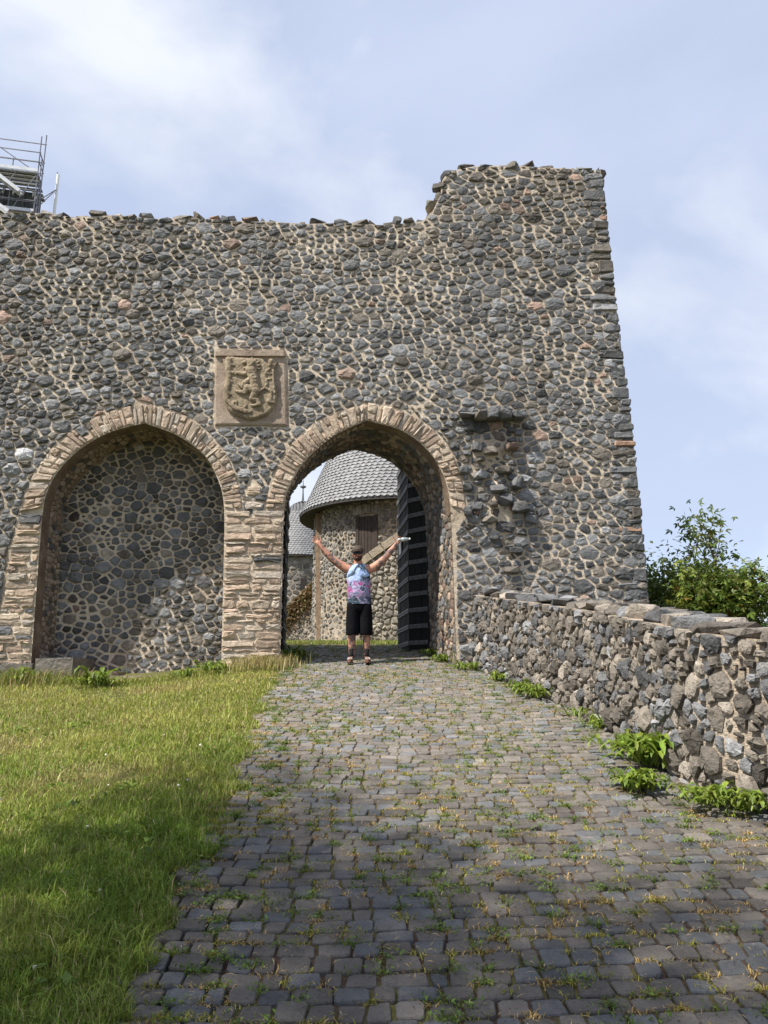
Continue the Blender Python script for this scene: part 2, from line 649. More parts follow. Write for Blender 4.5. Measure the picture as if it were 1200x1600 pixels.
# ------------------------------------------------------------------ terrain
def axis(lo, hi, step, far):
    a = list(np.arange(lo, hi + 1e-6, step))
    s = step
    while a[-1] < far:
        s *= 1.35; a.append(a[-1] + s)
    s = step
    while a[0] > -far:
        s *= 1.35; a.insert(0, a[0] - s)
    return a
xs = axis(-9, 8, 0.25, 4000); ys = axis(-3, 22, 0.25, 4000)
tv = []
for y in ys:
    for x in xs:
        z = ground(x, y)
        if ledge(y) + 0.06 < x < redge(y) + 0.1 and -6 < y < 16.5:
            z -= 0.05
        tv.append((x, y, z))
nx = len(xs)
tf = np.array([(j * nx + i, j * nx + i + 1, (j + 1) * nx + i + 1, (j + 1) * nx + i) for j in range(len(ys) - 1) for i in range(nx - 1)])
tag(mk('ground', tv, tf, MAT['turf'], smooth_=True), 'grassy ground rising to the castle wall', None, None, 'structure')

# path: a bed of soil and the setts laid in it
pv, pf = [], []
yy = np.arange(-5, 16.3, 0.2)
for y in yy:
    l, r = ledge(y), redge(y) + 0.12
    for k in range(9):
        x = l + (r - l) * k / 8
        pv.append((x, y, gpath(y) - 0.001 - (0.05 if k == 0 else 0)))
for j in range(len(yy) - 1):
    for k in range(8):
        a = j * 9 + k
        pf.append((a, a + 1, a + 10, a + 9))
path = mk('path', pv, pf, MAT['bed'])
tag(path, 'cobbled path climbing to the castle gate', None, None, 'structure')
ORG[path.name] = Vector((0, 0, 0))

def wob(x, i):
    return 0.030 * noise.noise(Vector((x * 1.1, i * 0.35, 1.7))) + 0.10 * noise.noise(Vector((x * 0.45, i * 0.05, 9.2))) + 0.035 * (x - 0.4) ** 2
rng = random.Random(21)
setts, joints = [], []
y = -3.0
rows = []
while y < 16.0:
    d = rng.uniform(0.094, 0.122)
    rows.append((y, d)); y += d
for i, (y0, d) in enumerate(rows):
    l, r = ledge(y0) + rng.uniform(-0.06, 0.10), redge(y0) + 0.05
    x = l
    while x < r - 0.06:
        w = rng.uniform(0.092, 0.150) * (1.25 if rng.random() < 0.08 else 1)
        x1 = x + w
        g = rng.uniform(0.007, 0.015)
        if False:
            joints.append((x + w / 2, y0 + d / 2, 3)); x = x1; continue
        cs = []
        for cx, row, sx, sy in ((x, i, 1, 1), (x1, i, -1, 1), (x1, i + 1, -1, -1), (x, i + 1, 1, -1)):
            yb = y0 if row == i else y0 + d
            sk = 0.012 * math.sin(cx * 31 + row * 7)
            cs.append(np.array((cx + sx * g / 2 + sk + rng.uniform(-.006, .006), yb + wob(cx, row) + sy * g / 2 + rng.uniform(-.006, .006))))
        ol = []
        for k in range(4):
            a, b, c = cs[k - 1], cs[k], cs[(k + 1) % 4]
            q = rng.uniform(0.06, 0.17)
            ol.append(b + (a - b) * q); ol.append(b + (c - b) * q)
        ol = np.array(ol); ctr = ol.mean(0)
        hz = max(0.0075, rng.gauss(0.011, 0.0038)); tx, ty = rng.uniform(-.05, .05), rng.uniform(-.05, .05)
        vs = []
        for s, hh in ((1.0, -0.05), (0.99, hz - 0.0055), (0.93, hz)):
            for p in ol:
                q = ctr + (p - ctr) * s
                vs.append((q[0], q[1], gpath(q[1]) + hh + tx * (q[0] - ctr[0]) + ty * (q[1] - ctr[1]) + (rng.uniform(-.002, .002) if s < 0.9 else 0)))
        vs.append((ctr[0], ctr[1], gpath(ctr[1]) + hz + 0.001 + rng.uniform(-.003, .003)))
        fs = []
        for rr in range(2):
            for k in range(8):
                a, b = rr * 8 + k, rr * 8 + (k + 1) % 8
                fs.append((a, b, b + 8, a + 8))
        for k in range(8):
            fs.append((16 + k, 16 + (k + 1) % 8, 24))
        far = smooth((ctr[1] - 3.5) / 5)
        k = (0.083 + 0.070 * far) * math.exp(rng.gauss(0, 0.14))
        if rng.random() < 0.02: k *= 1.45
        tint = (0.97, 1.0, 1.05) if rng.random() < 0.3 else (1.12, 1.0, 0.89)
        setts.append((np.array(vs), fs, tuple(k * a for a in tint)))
        if rng.random() < 0.95:
            joints.append((x + rng.uniform(-0.01, 0.01), y0 + wob(x, i) + rng.uniform(0, d), 1))
        for _ in range(2):
            xx = x + rng.uniform(0, w)
            if rng.random() < .75: joints.append((xx, y0 + wob(xx, i), 1))
        x = x1
emit(setts, path, 'sett', MAT['sett'], 300, 'far_setts')

# ------------------------------------------------------------------ castle wall
YW, TH, NICHE = 11.8, 1.55, 0.78
SKEW = -0.19                                # the gate passage runs slightly askew through the wall
def W2(pts):
    return [(P(x, y, YW).x, P(x, y, YW).z) for x, y in pts]
def spline(pts, n=8):
    out = []
    m = len(pts)
    for i in range(m - 1):
        p0, p1, p2, p3 = (np.array(pts[max(i - 1, 0)]), np.array(pts[i]), np.array(pts[i + 1]), np.array(pts[min(i + 2, m - 1)]))
        for k in range(n):
            t = k / n
            out.append(tuple(0.5 * ((2 * p1) + (-p0 + p2) * t + (2 * p0 - 5 * p1 + 4 * p2 - p3) * t * t + (-p0 + 3 * p1 - 3 * p2 + p3) * t ** 3)))
    out.append(tuple(pts[-1]))
    return out
def two(a, b, n=8):                          # two flanks meeting in a point
    return spline(a, n)[:-1] + spline(b, n)
N_IN = two([(49, 1030), (60, 880), (67, 800), (74, 768), (92, 735), (125, 702), (170, 676), (226, 661)],
           [(226, 661), (278, 681), (318, 711), (340, 748), (350, 795), (349, 900), (345, 1060)])
G_IN = two([(437, 1060), (441, 900), (444, 795), (454, 757), (480, 717), (522, 681), (573, 657)],
           [(573, 657), (630, 674), (670, 706), (695, 748), (704, 800), (709, 900), (714, 1040)])
N_OUT = two([(31, 802), (44, 760), (66, 722), (102, 682), (156, 650), (224, 629)], [(224, 629), (290, 650), (338, 690), (366, 735), (380, 795)])
G_OUT = two([(414, 795), (428, 742), (455, 696), (505, 653), (574, 630)], [(574, 630), (640, 646), (690, 685), (718, 738), (731, 800)])
ZB = 1.0
n_in = W2(N_IN); g_in = W2(G_IN)
n_in[0] = (n_in[0][0], ZB); n_in[-1] = (n_in[-1][0], ZB); g_in[0] = (g_in[0][0], ZB); g_in[-1] = (g_in[-1][0], ZB)
top = W2([(1017, 985), (1012, 930), (1000, 790), (986, 655), (972, 555), (959, 445), (947, 330), (938, 266), (900, 264), (850, 262), (800, 258), (740, 260), (700, 268), (691, 282), (688, 305), (676, 330), (660, 346),
          (600, 352), (540, 348), (480, 350), (420, 346), (360, 345), (300, 340), (240, 342), (180, 336), (120, 340), (60, 333), (0, 336)])
top[0] = (top[0][0] + 0.06, ZB)
XL = -10.5
outline = [(XL, ZB)] + n_in + g_in + [(top[0][0], ZB)] + top[1:] + [(XL, top[-1][1] + 0.05)]
wall = thing('castle_wall', 'dark rubble stone castle wall with arched gateway, blind niche and raised corner', 'castle wall', (0, YW, 1.9))

def tess(poly, Y, flip=False):
    vs = [Vector((a, b, 0)) for a, b in poly]
    tr = tessellate_polygon([vs])
    return [(a, Y, b) for a, b in poly], [tuple(t) if not flip else tuple(t)[::-1] for t in tr]
mb = MB()
vs, fs = tess(outline, YW)
mb.add(vs, fs)
back = [(XL, ZB)] + [(a + SKEW * TH, b) for a, b in g_in] + [(top[0][0], ZB)] + top[1:] + [(XL, top[-1][1] + 0.05)]
vs, fs = tess(back, YW + TH)
mb.add(vs, fs)
def strip(mb, poly, y0, y1, sk=0.0, steps=1):
    m = len(poly)
    vs = []
    for s in range(steps + 1):
        t = s / steps
        vs += [(a + sk * t, y0 + (y1 - y0) * t, b) for a, b in poly]
    fs = [(s * m + k, s * m + k + 1, (s + 1) * m + k + 1, (s + 1) * m + k) for s in range(steps) for k in range(m - 1)]
    mb.add(vs, fs)
strip(mb, [(top[0][0], ZB)] + top[1:] + [(XL, top[-1][1] + 0.05), (XL, ZB)], YW, YW + TH)
mb.build('mortar_core', MAT['mortar'], wall)
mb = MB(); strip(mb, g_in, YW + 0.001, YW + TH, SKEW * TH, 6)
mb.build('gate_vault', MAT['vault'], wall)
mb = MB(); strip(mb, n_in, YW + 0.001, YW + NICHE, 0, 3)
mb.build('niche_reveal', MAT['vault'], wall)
vs, fs = tess(n_in, YW + NICHE)
mk('niche_back', vs, fs, MAT['mortar'], wall)

def wallmap(Y):
    def f(u, v, h):
        return np.stack([u, Y - h, v], 1)
    return f

# facing stones
arch_zone = W2([(-60, 1100), (-8, 1000), (4, 930), (12, 870)]) + W2(N_OUT) + W2([(383, 768), (390, 754), (397, 749), (404, 756), (411, 772)]) + W2(G_OUT) + W2([(722, 815), (712, 832), (711, 900), (716, 1040), (718, 1100)])
shield_rect = W2([(336, 545), (449, 545), (451, 667), (334, 667)])
rub = [(0.12, 0.16, 0.13), (0.08, 0.105, 0.8), (0.053, 0.076, 7), (0.032, 0.048, 11)]
cells = pack(outline_outer := [(XL, ZB), (top[0][0], ZB)] + top[1:] + [(XL, top[-1][1])], [arch_zone, shield_rect], rub, 1.42, 3, 0.027, 0.8)
rng = random.Random(4)
st = []
zc = P(0, 560, YW).z
for poly, r in cells:
    c = poly.mean(0)
    pr = proj((c[0], YW, c[1]))
    rough = 1.0 + 0.35 * (pr[0] < 300) + (0.7 if 690 < pr[0] < 830 and 640 < pr[1] < 860 else 0)
    h = rng.uniform(0.010, 0.032) * rough * (0.7 + r * 5)
    hi = smooth((c[1] - 7.6) / 1.6)
    col = basalt(rng, 0.134 * (1 - 0.14 * hi), 0.018 if pr[1] > 330 else 0.06, 0.14 + 0.3 * hi)
    X, fs = stone_geo(poly, h, wallmap(YW), rng, 0.03)
    st.append((X, fs, col))
emit(st, wall, 'stone', MAT['stone'], 300, 'small_stones')

# masonry filling the blind niche: flatter, tighter stones
rng = random.Random(14)
nsh = [(a * 0.995 - 0.005 * 4.2, b - 0.02) for a, b in n_in]
cells = pack(n_in, [], [(0.10, 0.14, 0.4), (0.075, 0.095, 2.2), (0.048, 0.066, 6), (0.03, 0.042, 8)], 1.35, 9, 0.028, 0.6)
st = []
for poly, r in cells:
    h = rng.uniform(0.012, 0.042)
    X, fs = stone_geo(poly, h, wallmap(YW + NICHE), rng, 0.03, 0.5, 0.64)
    st.append((X, fs, basalt(rng, 0.112, 0.015, 0.25)))
emit(st, wall, 'niche_stone', MAT['stone'], 300, 'small_niche_stones')

# stones lining the reveals and the vault
def unroll(line, y0, y1, sk):
    L = np.array(line); d = np.hypot(*(L[1:] - L[:-1]).T); s = np.concatenate([[0], np.cumsum(d)])
    def f(u, v, h):
        u = np.clip(u, 0, s[-1])
        x = np.interp(u, s, L[:, 0]); z = np.interp(u, s, L[:, 1])
        e = 0.02
        x2 = np.interp(np.clip(u + e, 0, s[-1]), s, L[:, 0]); z2 = np.interp(np.clip(u + e, 0, s[-1]), s, L[:, 1])
        x1 = np.interp(np.clip(u - e, 0, s[-1]), s, L[:, 0]); z1 = np.interp(np.clip(u - e, 0, s[-1]), s, L[:, 1])
        tx, tz = x2 - x1, z2 - z1
        ln = np.hypot(tx, tz) + 1e-9
        nx_, nz_ = tz / ln, -tx / ln            # towards the opening
        t = v / (y1 - y0)
        return np.stack([x + sk * t + nx_ * h, y0 + v, z + nz_ * h], 1)
    return f, s[-1]
for line, y0, y1, sk, seed, nm, vtan in ((g_in, YW + 0.28, YW + TH, SKEW * TH, 31, 'vault_stone', 0.25), (n_in, YW + 0.26, YW + NICHE, 0, 37, 'reveal_stone', 0.75)):
    f, L = unroll(line, YW, y1, sk)
    uR = L - (P(0, 800, YW).z - ZB) if nm == 'vault_stone' else L - 0.001
    cells = pack([(0, y0 - YW), (uR, y0 - YW), (uR, 0.02 if nm == 'vault_stone' else y0 - YW), (L, 0.02 if nm == 'vault_stone' else y0 - YW), (L, y1 - YW), (0, y1 - YW)], [], [(0.07, 0.10, 3), (0.045, 0.065, 6)], 0.8 if nm == 'vault_stone' else 0.6, seed, 0.03)
    rng = random.Random(seed); st = []
    for poly, r in cells:
        X, fs = stone_geo(poly, rng.uniform(0.008, 0.025), f, rng, 0.02, 0.4)
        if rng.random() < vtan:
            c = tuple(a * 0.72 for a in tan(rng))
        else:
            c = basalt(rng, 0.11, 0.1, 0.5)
        st.append((X, fs, c))
    emit(st, wall, nm, MAT['tan' if nm == 'reveal_stone' else 'stone'], 120, nm + 's')

# voussoirs of both arches
def resample(line, n):
    L = np.array(line); d = np.hypot(*(L[1:] - L[:-1]).T); s = np.concatenate([[0], np.cumsum(d)])
    t = np.linspace(0, s[-1], n)
    return np.stack([np.interp(t, s, L[:, 0]), np.interp(t, s, L[:, 1])], 1), s[-1]
def at(line, t):
    L = np.array(line); d = np.hypot(*(L[1:] - L[:-1]).T); s = np.concatenate([[0], np.cumsum(d)])
    return np.array([np.interp(t * s[-1], s, L[:, 0]), np.interp(t * s[-1], s, L[:, 1])])
def cutz(line, zmin):
    return [p for p in line if p[1] > zmin]
def voussoirs(inner, outer, seed):
    rng = random.Random(seed)
    out = []
    for half in (0, 1):
        ai = max(range(len(inner)), key=lambda k: inner[k][1]); ao = max(range(len(outer)), key=lambda k: outer[k][1])
        il = inner[:ai + 1] if half == 0 else inner[ai:][::-1]
        ol = outer[:ao + 1] if half == 0 else outer[ao:][::-1]
        L = np.hypot(*(np.diff(np.array(il), axis=0)).T).sum()
        t = 0.0
        while t < 1:
            w = rng.choice([rng.uniform(0.045, 0.08), rng.uniform(0.07, 0.135)]) / L
            t1 = min(1.0, t + w)
            if 1 - t1 < 0.03 / L * 1.2:
                t1 = 1.0
            a0, a1, b0, b1 = at(il, t), at(il, t1), at(ol, t), at(ol, t1)
            splits = [0, 1] if rng.random() < 0.55 else [0, rng.uniform(0.4, 0.65), 1]
            for s0, s1 in zip(splits[:-1], splits[1:]):
                k1 = s1 * rng.uniform(0.93, 1.06) if s1 == 1 else s1
                qs = [a0 + (b0 - a0) * s0, a1 + (b1 - a1) * s0, a1 + (b1 - a1) * k1, a0 + (b0 - a0) * k1]
                c = sum(qs) / 4
                g = rng.uniform(0.005, 0.011)
                pl = []
                for k in range(4):
                    p, q, r = qs[k - 1], qs[k], qs[(k + 1) % 4]
                    q = q + (c - q) * 0.03
                    d1 = (p - q); d2 = (r - q)
                    n1_, n2_ = np.linalg.norm(d1) + 1e-6, np.linalg.norm(d2) + 1e-6
                    rd = min(0.018, n1_ * 0.3, n2_ * 0.3)
                    q = q + d1 / n1_ * g + d2 / n2_ * g
                    pl.append(q + d1 / n1_ * rd + np.array([rng.uniform(-.006, .006), rng.uniform(-.006, .006)]))
                    pl.append(q + d2 / n2_ * rd + np.array([rng.uniform(-.006, .006), rng.uniform(-.006, .006)]))
                pl = np.array(pl)
                if half == 1:
                    pl = pl[::-1]
                X, fs = stone_geo(pl, rng.uniform(0.02, 0.05), wallmap(YW), rng, 0.27 if s0 == 0 else 0.05, 0.35, 0.7, 0.75)
                out.append((X, fs, tan(rng, 0.03)))
            t = t1
    return out
zs = P(0, 800, YW).z
vsn = voussoirs(cutz(W2(N_IN), P(0, 800, YW).z), W2(N_OUT), 51) + voussoirs(cutz(W2(G_IN), P(0, 800, YW).z), W2(G_OUT), 52)
emit(vsn, wall, 'voussoir', MAT['tan'], 300, 'small_voussoirs')

# coursed jambs and the pier between the arches
def coursed(left, right, z0, z1, seed, grey=0.06, hmin=0.055, hmax=0.14, lmin=0.16, lmax=0.46):
    """left/right: functions of z giving the limits"""
    rng = random.Random(seed); out = []
    z = z0
    while z < z1:
        h = rng.uniform(hmin, hmax)
        zt = min(z + h, z1)
        if z1 - zt < 0.04: zt = z1
        l, r = left((z + zt) / 2), right((z + zt) / 2)
        x = l
        while x < r - 0.02:
            w = rng.uniform(lmin, lmax) * (0.6 + h * 4)
            x1 = x + w
            if r - x1 < 0.10: x1 = r
            g = rng.uniform(0.009, 0.022)
            a, b, c, d = x + g, x1 - g, z + g * 0.8, zt - g * 0.8
            if b - a > 0.03 and d - c > 0.02:
                e = min(0.02, (d - c) * 0.3)
                j = lambda: rng.uniform(-0.013, 0.013)
                pl = np.array([(a + e, c + j()), ((a + b) / 2, c + j() * 1.5), (b - e, c + j()), (b + j(), c + e), (b + j(), d - e), (b - e, d + j()), ((a + b) / 2, d + j() * 1.5), (a + e, d + j()), (a + j(), d - e), (a + j(), c + e)])
                edge_stone = x <= l + 1e-6 or x1 >= r - 1e-6
                X, fs = stone_geo(pl, rng.uniform(0.012, 0.045), wallmap(YW), rng, 0.22 if edge_stone else 0.04, 0.4, 0.72, 0.7)
                out.append((X, fs, tan(rng, grey)))
            x = x1
        z = zt
    return out
def tabz(pts):
    w = W2(pts); w = sorted((b, a) for a, b in w)
    return lambda z: float(np.interp(z, [a for a, b in w], [b for a, b in w]))
zg = P(0, 1062, YW).z - 0.15
pier_l = tabz([(350, 795), (349, 900), (345, 1060)]); pier_r = tabz([(444, 795), (441, 900), (437, 1060)])
st = coursed(pier_l, pier_r, zg, P(0, 797, YW).z, 61, 0.03)
st += coursed(tabz([(386, 755), (380, 799)]), tabz([(408, 755), (414, 799)]), P(0, 797, YW).z, P(0, 755, YW).z, 62, 0.1)
st += coursed(tabz([(30, 803), (17, 850), (4, 930), (-10, 1000), (-14, 1060)]), tabz([(67, 800), (60, 880), (49, 1030)]), P(0, 1030, YW).z, P(0, 803, YW).z, 63, 0.12)
st += coursed(tabz([(-14, 1030), (-18, 1090)]), tabz([(49, 1030), (46, 1090)]), zg - 0.1, P(0, 1030, YW).z, 65, 0.2, 0.1, 0.2)
emit(st, wall, 'jamb_stone', MAT['tan'], 300, 'small_jamb_stones')

# dressed corner stones of the raised end
rng = random.Random(71)
edge = tabz([(1017, 985), (1012, 930), (1000, 790), (986, 655), (972, 555), (959, 445), (947, 330), (939, 275)])
z = 1.7; i = 0
while z < P(0, 275, YW).z:
    h = rng.choice([rng.uniform(0.10, 0.15), rng.uniform(0.14, 0.25)]); L = rng.uniform(0.26, 0.50) if rng.random() < .5 else rng.uniform(0.16, 0.28)
    x1 = edge(z + h / 2) + rng.uniform(0.005, 0.022)
    x0 = x1 - L
    q = rng.uniform(0.014, 0.04)
    vs, fs = box_geo((x0 + q, YW - 0.030 + rng.uniform(-.014, .012), z + q / 2), (x1, YW + rng.uniform(0.3, 0.7), z + h - q / 2), 0.02, rng)
    bm = bmesh.new(); bv = [bm.verts.new(v) for v in vs]
    for f in fs: bm.faces.new([bv[k] for k in f])
    bmesh.ops.bevel(bm, geom=bm.edges[:], offset=0.02, segments=1, affect='EDGES')
    bm.verts.index_update()
    vs = [tuple(v.co) for v in bm.verts]; fs = [tuple(v.index for v in f.verts) for f in bm.faces]; bm.free()
    mk('quoin', vs, fs, MAT['stone'], wall, (0.27, 0.17, 0.12) if rng.random() < 0.07 else basalt(rng, 0.115, 0, 0.25))
    z += h; i += 1

# broken stones along the top
rng = random.Random(81)
tl = [(a, b) for a, b in top[7:]] + [(XL, top[-1][1] + 0.05)]
L, Ltot = resample(tl, 2)
s = 0.0
while s < Ltot:
    t = s / Ltot
    p = at(tl, t)
    w = rng.uniform(0.08, 0.22)
    for row in range(4):
        sx, sz = w * rng.uniform(0.8, 1.1), rng.uniform(0.05, 0.10)
        c = (p[0] + rng.uniform(-.05, .05), YW + 0.10 + row * 0.38 + rng.uniform(-.03, .03), p[1] + rng.uniform(-0.04, 0.075) - (0.02 if row else 0))
        vs, fs = hull_rock(c, sx, 0.14 if row == 0 else 0.2, sz, rng, 18, rng.uniform(-.3, .3))
        col = basalt(rng, 0.12, 0.10, 0.6)
        if row == 0:
            mk('cap_stone', vs, fs, MAT['stone'], wall, col)
        elif rng.random() < 0.8:
            if 'capmb' not in globals(): capmb = MB()
            capmb.add(vs, fs, col)
    s += w * 1.75
o = capmb.build('cap_rubble', MAT['stone'], wall); o['kind'] = 'stuff'

# scar of a torn-off wall right of the gate
rng = random.Random(91)
for x0 in (732, 752, 772, 790, 806):
    c = P(x0 + rng.uniform(-3, 3), 649 + rng.uniform(-3, 3) + (x0 - 730) * 0.06, YW - 0.08)
    vs, fs = hull_rock(c, rng.uniform(0.11, 0.15), 0.2, rng.uniform(0.06, 0.09), rng, 20)
    mk('corbel_stone', vs, fs, MAT['stone'], wall, basalt(rng, 0.115, 0, 0.3))
vs, fs = hull_rock(P(768, 700, YW + 0.04), 0.46, 0.09, 0.42, rng, 30, 0, 0.8)
lump = MB(); lump.add(vs, fs)
vs, fs = hull_rock(P(778, 800, YW + 0.03), 0.32, 0.09, 0.55, rng, 30, 0, 0.8)
lump.add(vs, fs); lump.build('scar_mortar', MAT['mortar'], wall, True)
for x, y, w, h, d in [(735, 668, .11, .07, .12), (745, 700, .10, .09, .16), (768, 706, .12, .08, .2), (800, 699, .12, .06, .22), (725, 735, .1, .08, .14), (752, 742, .12, .08, .16), (787, 735, .14, .07, .2),
                      (732, 762, .11, .07, .14), (778, 765, .15, .08, .22), (808, 755, .11, .12, .22), (790, 782, .13, .1, .22), (812, 793, .15, .11, .26), (745, 790, .1, .09, .15), (770, 788, .09, .06, .18),
                      (765, 812, .14, .06, .16), (733, 800, .08, .1, .14), (750, 718, .08, .05, .13), (806, 860, .13, .05, .14), (800, 890, .15, .07, .12), (772, 840, .09, .05, .1), (830, 812, .12, .09, .1), (800, 672, .1, .05, .08)]:
    vs, fs = hull_rock(P(x, y, YW - d * 0.25), w, d * 0.75, h, rng, 22, rng.uniform(-.4, .4))
    mk('protruding_stone', vs, fs, MAT['stone'], wall, basalt(rng, 0.108, 0.02, 0.25))

# base blocks
rng = random.Random(95)
for x0, x1, y0, y1, d, nm in ((56, 118, 1028, 1066, 0.10, 'plinth_block'), (172, 268, 1057, 1080, 0.55, 'niche_sill'), (0, 54, 1036, 1075, 0.05, 'plinth_block'), (120, 170, 1050, 1080, 0.4, 'niche_sill'), (268, 345, 1060, 1080, 0.5, 'niche_sill')):
    a, b = P(x0, y1, YW), P(x1, y0, YW)
    yb = YW + (NICHE if nm == 'niche_sill' or x0 > 50 else 0.2)
    vs, fs = box_geo((a.x, YW - d + (0.5 if nm == 'niche_sill' else 0), a.z - 0.3), (b.x, yb, b.z), 0.015, rng)
    mk(nm, vs, fs, MAT['parapet' if nm == 'plinth_block' else 'tan'], wall, (0.16, 0.145, 0.125) if nm == 'plinth_block' else (0.32, 0.25, 0.2))

# ------------------------------------------------------------------ gate leaves (parts of the wall)
def leaf_panel(leaf, p, q, z0, z1, side, lab=None, nplank=4, wrap=0.0):
    """boards from plan point p to q with iron straps on the face turned to the passage"""
    p, q = Vector((p[0], p[1], 0)), Vector((q[0], q[1], 0))
    d = (q - p); L = d.length; d.normalize()
    n = Vector((d.y, -d.x, 0)) * side
    for k in range(nplank):
        a = p + d * (L * k / nplank + 0.004); b = p + d * (L * (k + 1) / nplank - 0.004)
        off = n * (0.03 + 0.004 * (k % 2))
        vs, fs = bar_geo(a + off + Vector((0, 0, (z0 + z1) / 2)), b + off + Vector((0, 0, (z0 + z1) / 2)), 0.05, z1 - z0)
        mk('plank', vs, fs, MAT['blackwood'], leaf)
    z = z0 + 0.12
    while z < z1 - 0.05:
        vs, fs = bar_geo(p + n * 0.068 + Vector((0, 0, z)), q + n * 0.068 + Vector((0, 0, z)), 0.014, 0.075)
        st_ = mk('iron_strap', vs, fs, MAT['iron'], leaf)
        mbs = MB()
        m = max(3, int(L / 0.14))
        for k in range(m):
            c = p + d * (L * (k + 0.5) / m) + n * 0.079 + Vector((0, 0, z))
            vs, fs = tube_geo([c - n * 0.006, c + n * 0.010], [0.016, 0.010], 6)
            mbs.add(vs, fs)
        for v in range(len(mbs.v)):
            pass
        so = mbs.build('stud', MAT['iron'], leaf)
        so['kind'] = 'stuff'
        z += 0.285
def gate_leaf(pts, z0, z1, side, lab):
    mb = MB()
    for (a, b) in zip(pts[:-1], pts[1:]):
        vs, fs = bar_geo((a[0], a[1], (z0 + z1) / 2), (b[0], b[1], (z0 + z1) / 2), 0.04, z1 - z0 - 0.05)
        mb.add(vs, fs)
    leaf = mk('gate_leaf', mb.v, mb.f, MAT['blackwood'], wall)
    leaf['label'] = lab
    for (a, b) in zip(pts[:-1], pts[1:]):
        leaf_panel(leaf, a, b, z0, z1, side, None, 4 if abs(a[1] - b[1]) > 1 else 3)
    return leaf
zg1 = gpath(14) + 0.05
rl = gate_leaf([(0.80, 13.42), (0.50, 13.75), (0.33, 15.2)], zg1 - 0.03, zg1 + 3.6, -1, 'black folding gate leaf standing open on the right')
ll = gate_leaf([(-1.80, 13.40), (-1.915, 14.7)], zg1 - 0.03, zg1 + 3.4, 1, 'black gate leaf folded back on the left')
vs, fs = bar_geo(P(634.5, 855, 14.6) + Vector((-0.02, -0.02, -0.12)), P(634.5, 855, 14.6) + Vector((-0.02, -0.02, 0.12)), 0.012, 0.16, Vector((0, 1, 0)))
n_ = Vector((0.17, -1.45, 0)).normalized()
a = Vector((0.41, 14.5, 0)); bdir = Vector((-0.17, 1.45, 0)).normalized(); nn = Vector((-bdir.y, bdir.x, 0))
zc_ = P(635, 857, 14.7).z
vs, fs = bar_geo(a + nn * 0.085 + Vector((0, 0, zc_)), a + nn * 0.085 + bdir * 0.30 + Vector((0, 0, zc_)), 0.008, 0.26)
mk('notice', vs, fs, MAT['paper'], rl)

# ------------------------------------------------------------------ carved coat of arms
sh0 = P(392, 606, YW)
arms = thing('coat_of_arms', 'square weathered sandstone panel with carved rampant lion shield, set between the two arches', 'stone relief', (sh0.x, YW, sh0.z))
def Sx(cx, cy):      # coordinates inside the 1200 x 1300 enlargement of the panel
    p = P(330 + cx / 10, 540 + cy / 10, YW)
    return p.x, p.z
def prism(poly, y0, y1, bev=0.0):
    m = len(poly)
    c = np.mean(poly, 0)
    vs = [(a, y0, b) for a, b in poly] + [(a, y1 + bev, b) for a, b in poly]
    if bev:
        vs += [(c[0] + (a - c[0]) * 0.95, y1, c[1] + (b - c[1]) * 0.95) for a, b in poly]
    k = len(vs) // m
    fs = [(r * m + i, r * m + (i + 1) % m, (r + 1) * m + (i + 1) % m, (r + 1) * m + i) for r in range(k - 1) for i in range(m)]
    tr = tessellate_polygon([[Vector((a, b, 0)) for a, b in poly]])
    fs += [tuple((k - 1) * m + i for i in t) for t in tr]
    return vs, fs
pan = [Sx(70, 95), (Sx(600, 80)), Sx(1165, 110), Sx(1180, 700), Sx(1190, 1260), Sx(600, 1250), Sx(60, 1255), Sx(55, 700)]
vs, fs = prism(pan, YW + 0.1, YW - 0.035, 0.015)
mk('panel', vs, fs, MAT['panelstone'], arms)
for pl in ([Sx(70, 90), Sx(1165, 100), Sx(1165, 190), Sx(70, 185)],):
    vs, fs = prism(pl, YW, YW - 0.075, 0.012); mk('ledge', vs, fs, MAT['panelstone'], arms)
shp = [Sx(*p) for p in spline([(190, 240), (230, 400), (235, 560), (200, 720), (200, 860), (250, 990), (370, 1090), (500, 1145), (620, 1180), (760, 1150), (900, 1080), (1000, 960), (1035, 820), (1020, 680), (990, 520), (1000, 380), (1050, 280),
                               (960, 330), (860, 290), (800, 235), (600, 225), (420, 215), (330, 200), (260, 250)], 3)]
vs, fs = prism(shp, YW, YW - 0.095, 0.02)
mk('shield', vs, fs, MAT['relief'], arms)
def blobs(name, items, mat, parent, vox=0.008, sc=0.86):
    bm = bmesh.new()
    for (cx, cy, rx, ry, rot, y, ryd) in items:
        x, z = Sx(cx, cy)
        m_ = 1 / 10 / F * (YW / 0.95) * 1.0
        mt = Matrix.Translation((x, YW - y, z)) @ Matrix.Rotation(math.radians(rot), 4, 'Y') @ Matrix.Diagonal((rx * m_ * sc, ryd, ry * m_ * sc, 1))
        bmesh.ops.create_icosphere(bm, subdivisions=2, radius=1, matrix=mt)
    me = bpy.data.meshes.new(name); bm.to_mesh(me); bm.free()
    org = ORG[parent.name]
    me.transform(Matrix.Translation(-org))
    me.materials.append(mat)
    o = bpy.data.objects.new(name, me); COL.objects.link(o); o.parent = parent
    tx_ = bpy.data.textures.get('grain') or bpy.data.textures.new('grain', 'CLOUDS'); tx_.noise_scale = 0.05
    r = o.modifiers.new('remesh', 'REMESH'); r.mode = 'VOXEL'; r.voxel_size = vox; r.use_smooth_shade = True
    dm = o.modifiers.new('weathering', 'DISPLACE'); dm.texture = tx_; dm.strength = 0.016; dm.mid_level = 0.5
    return o
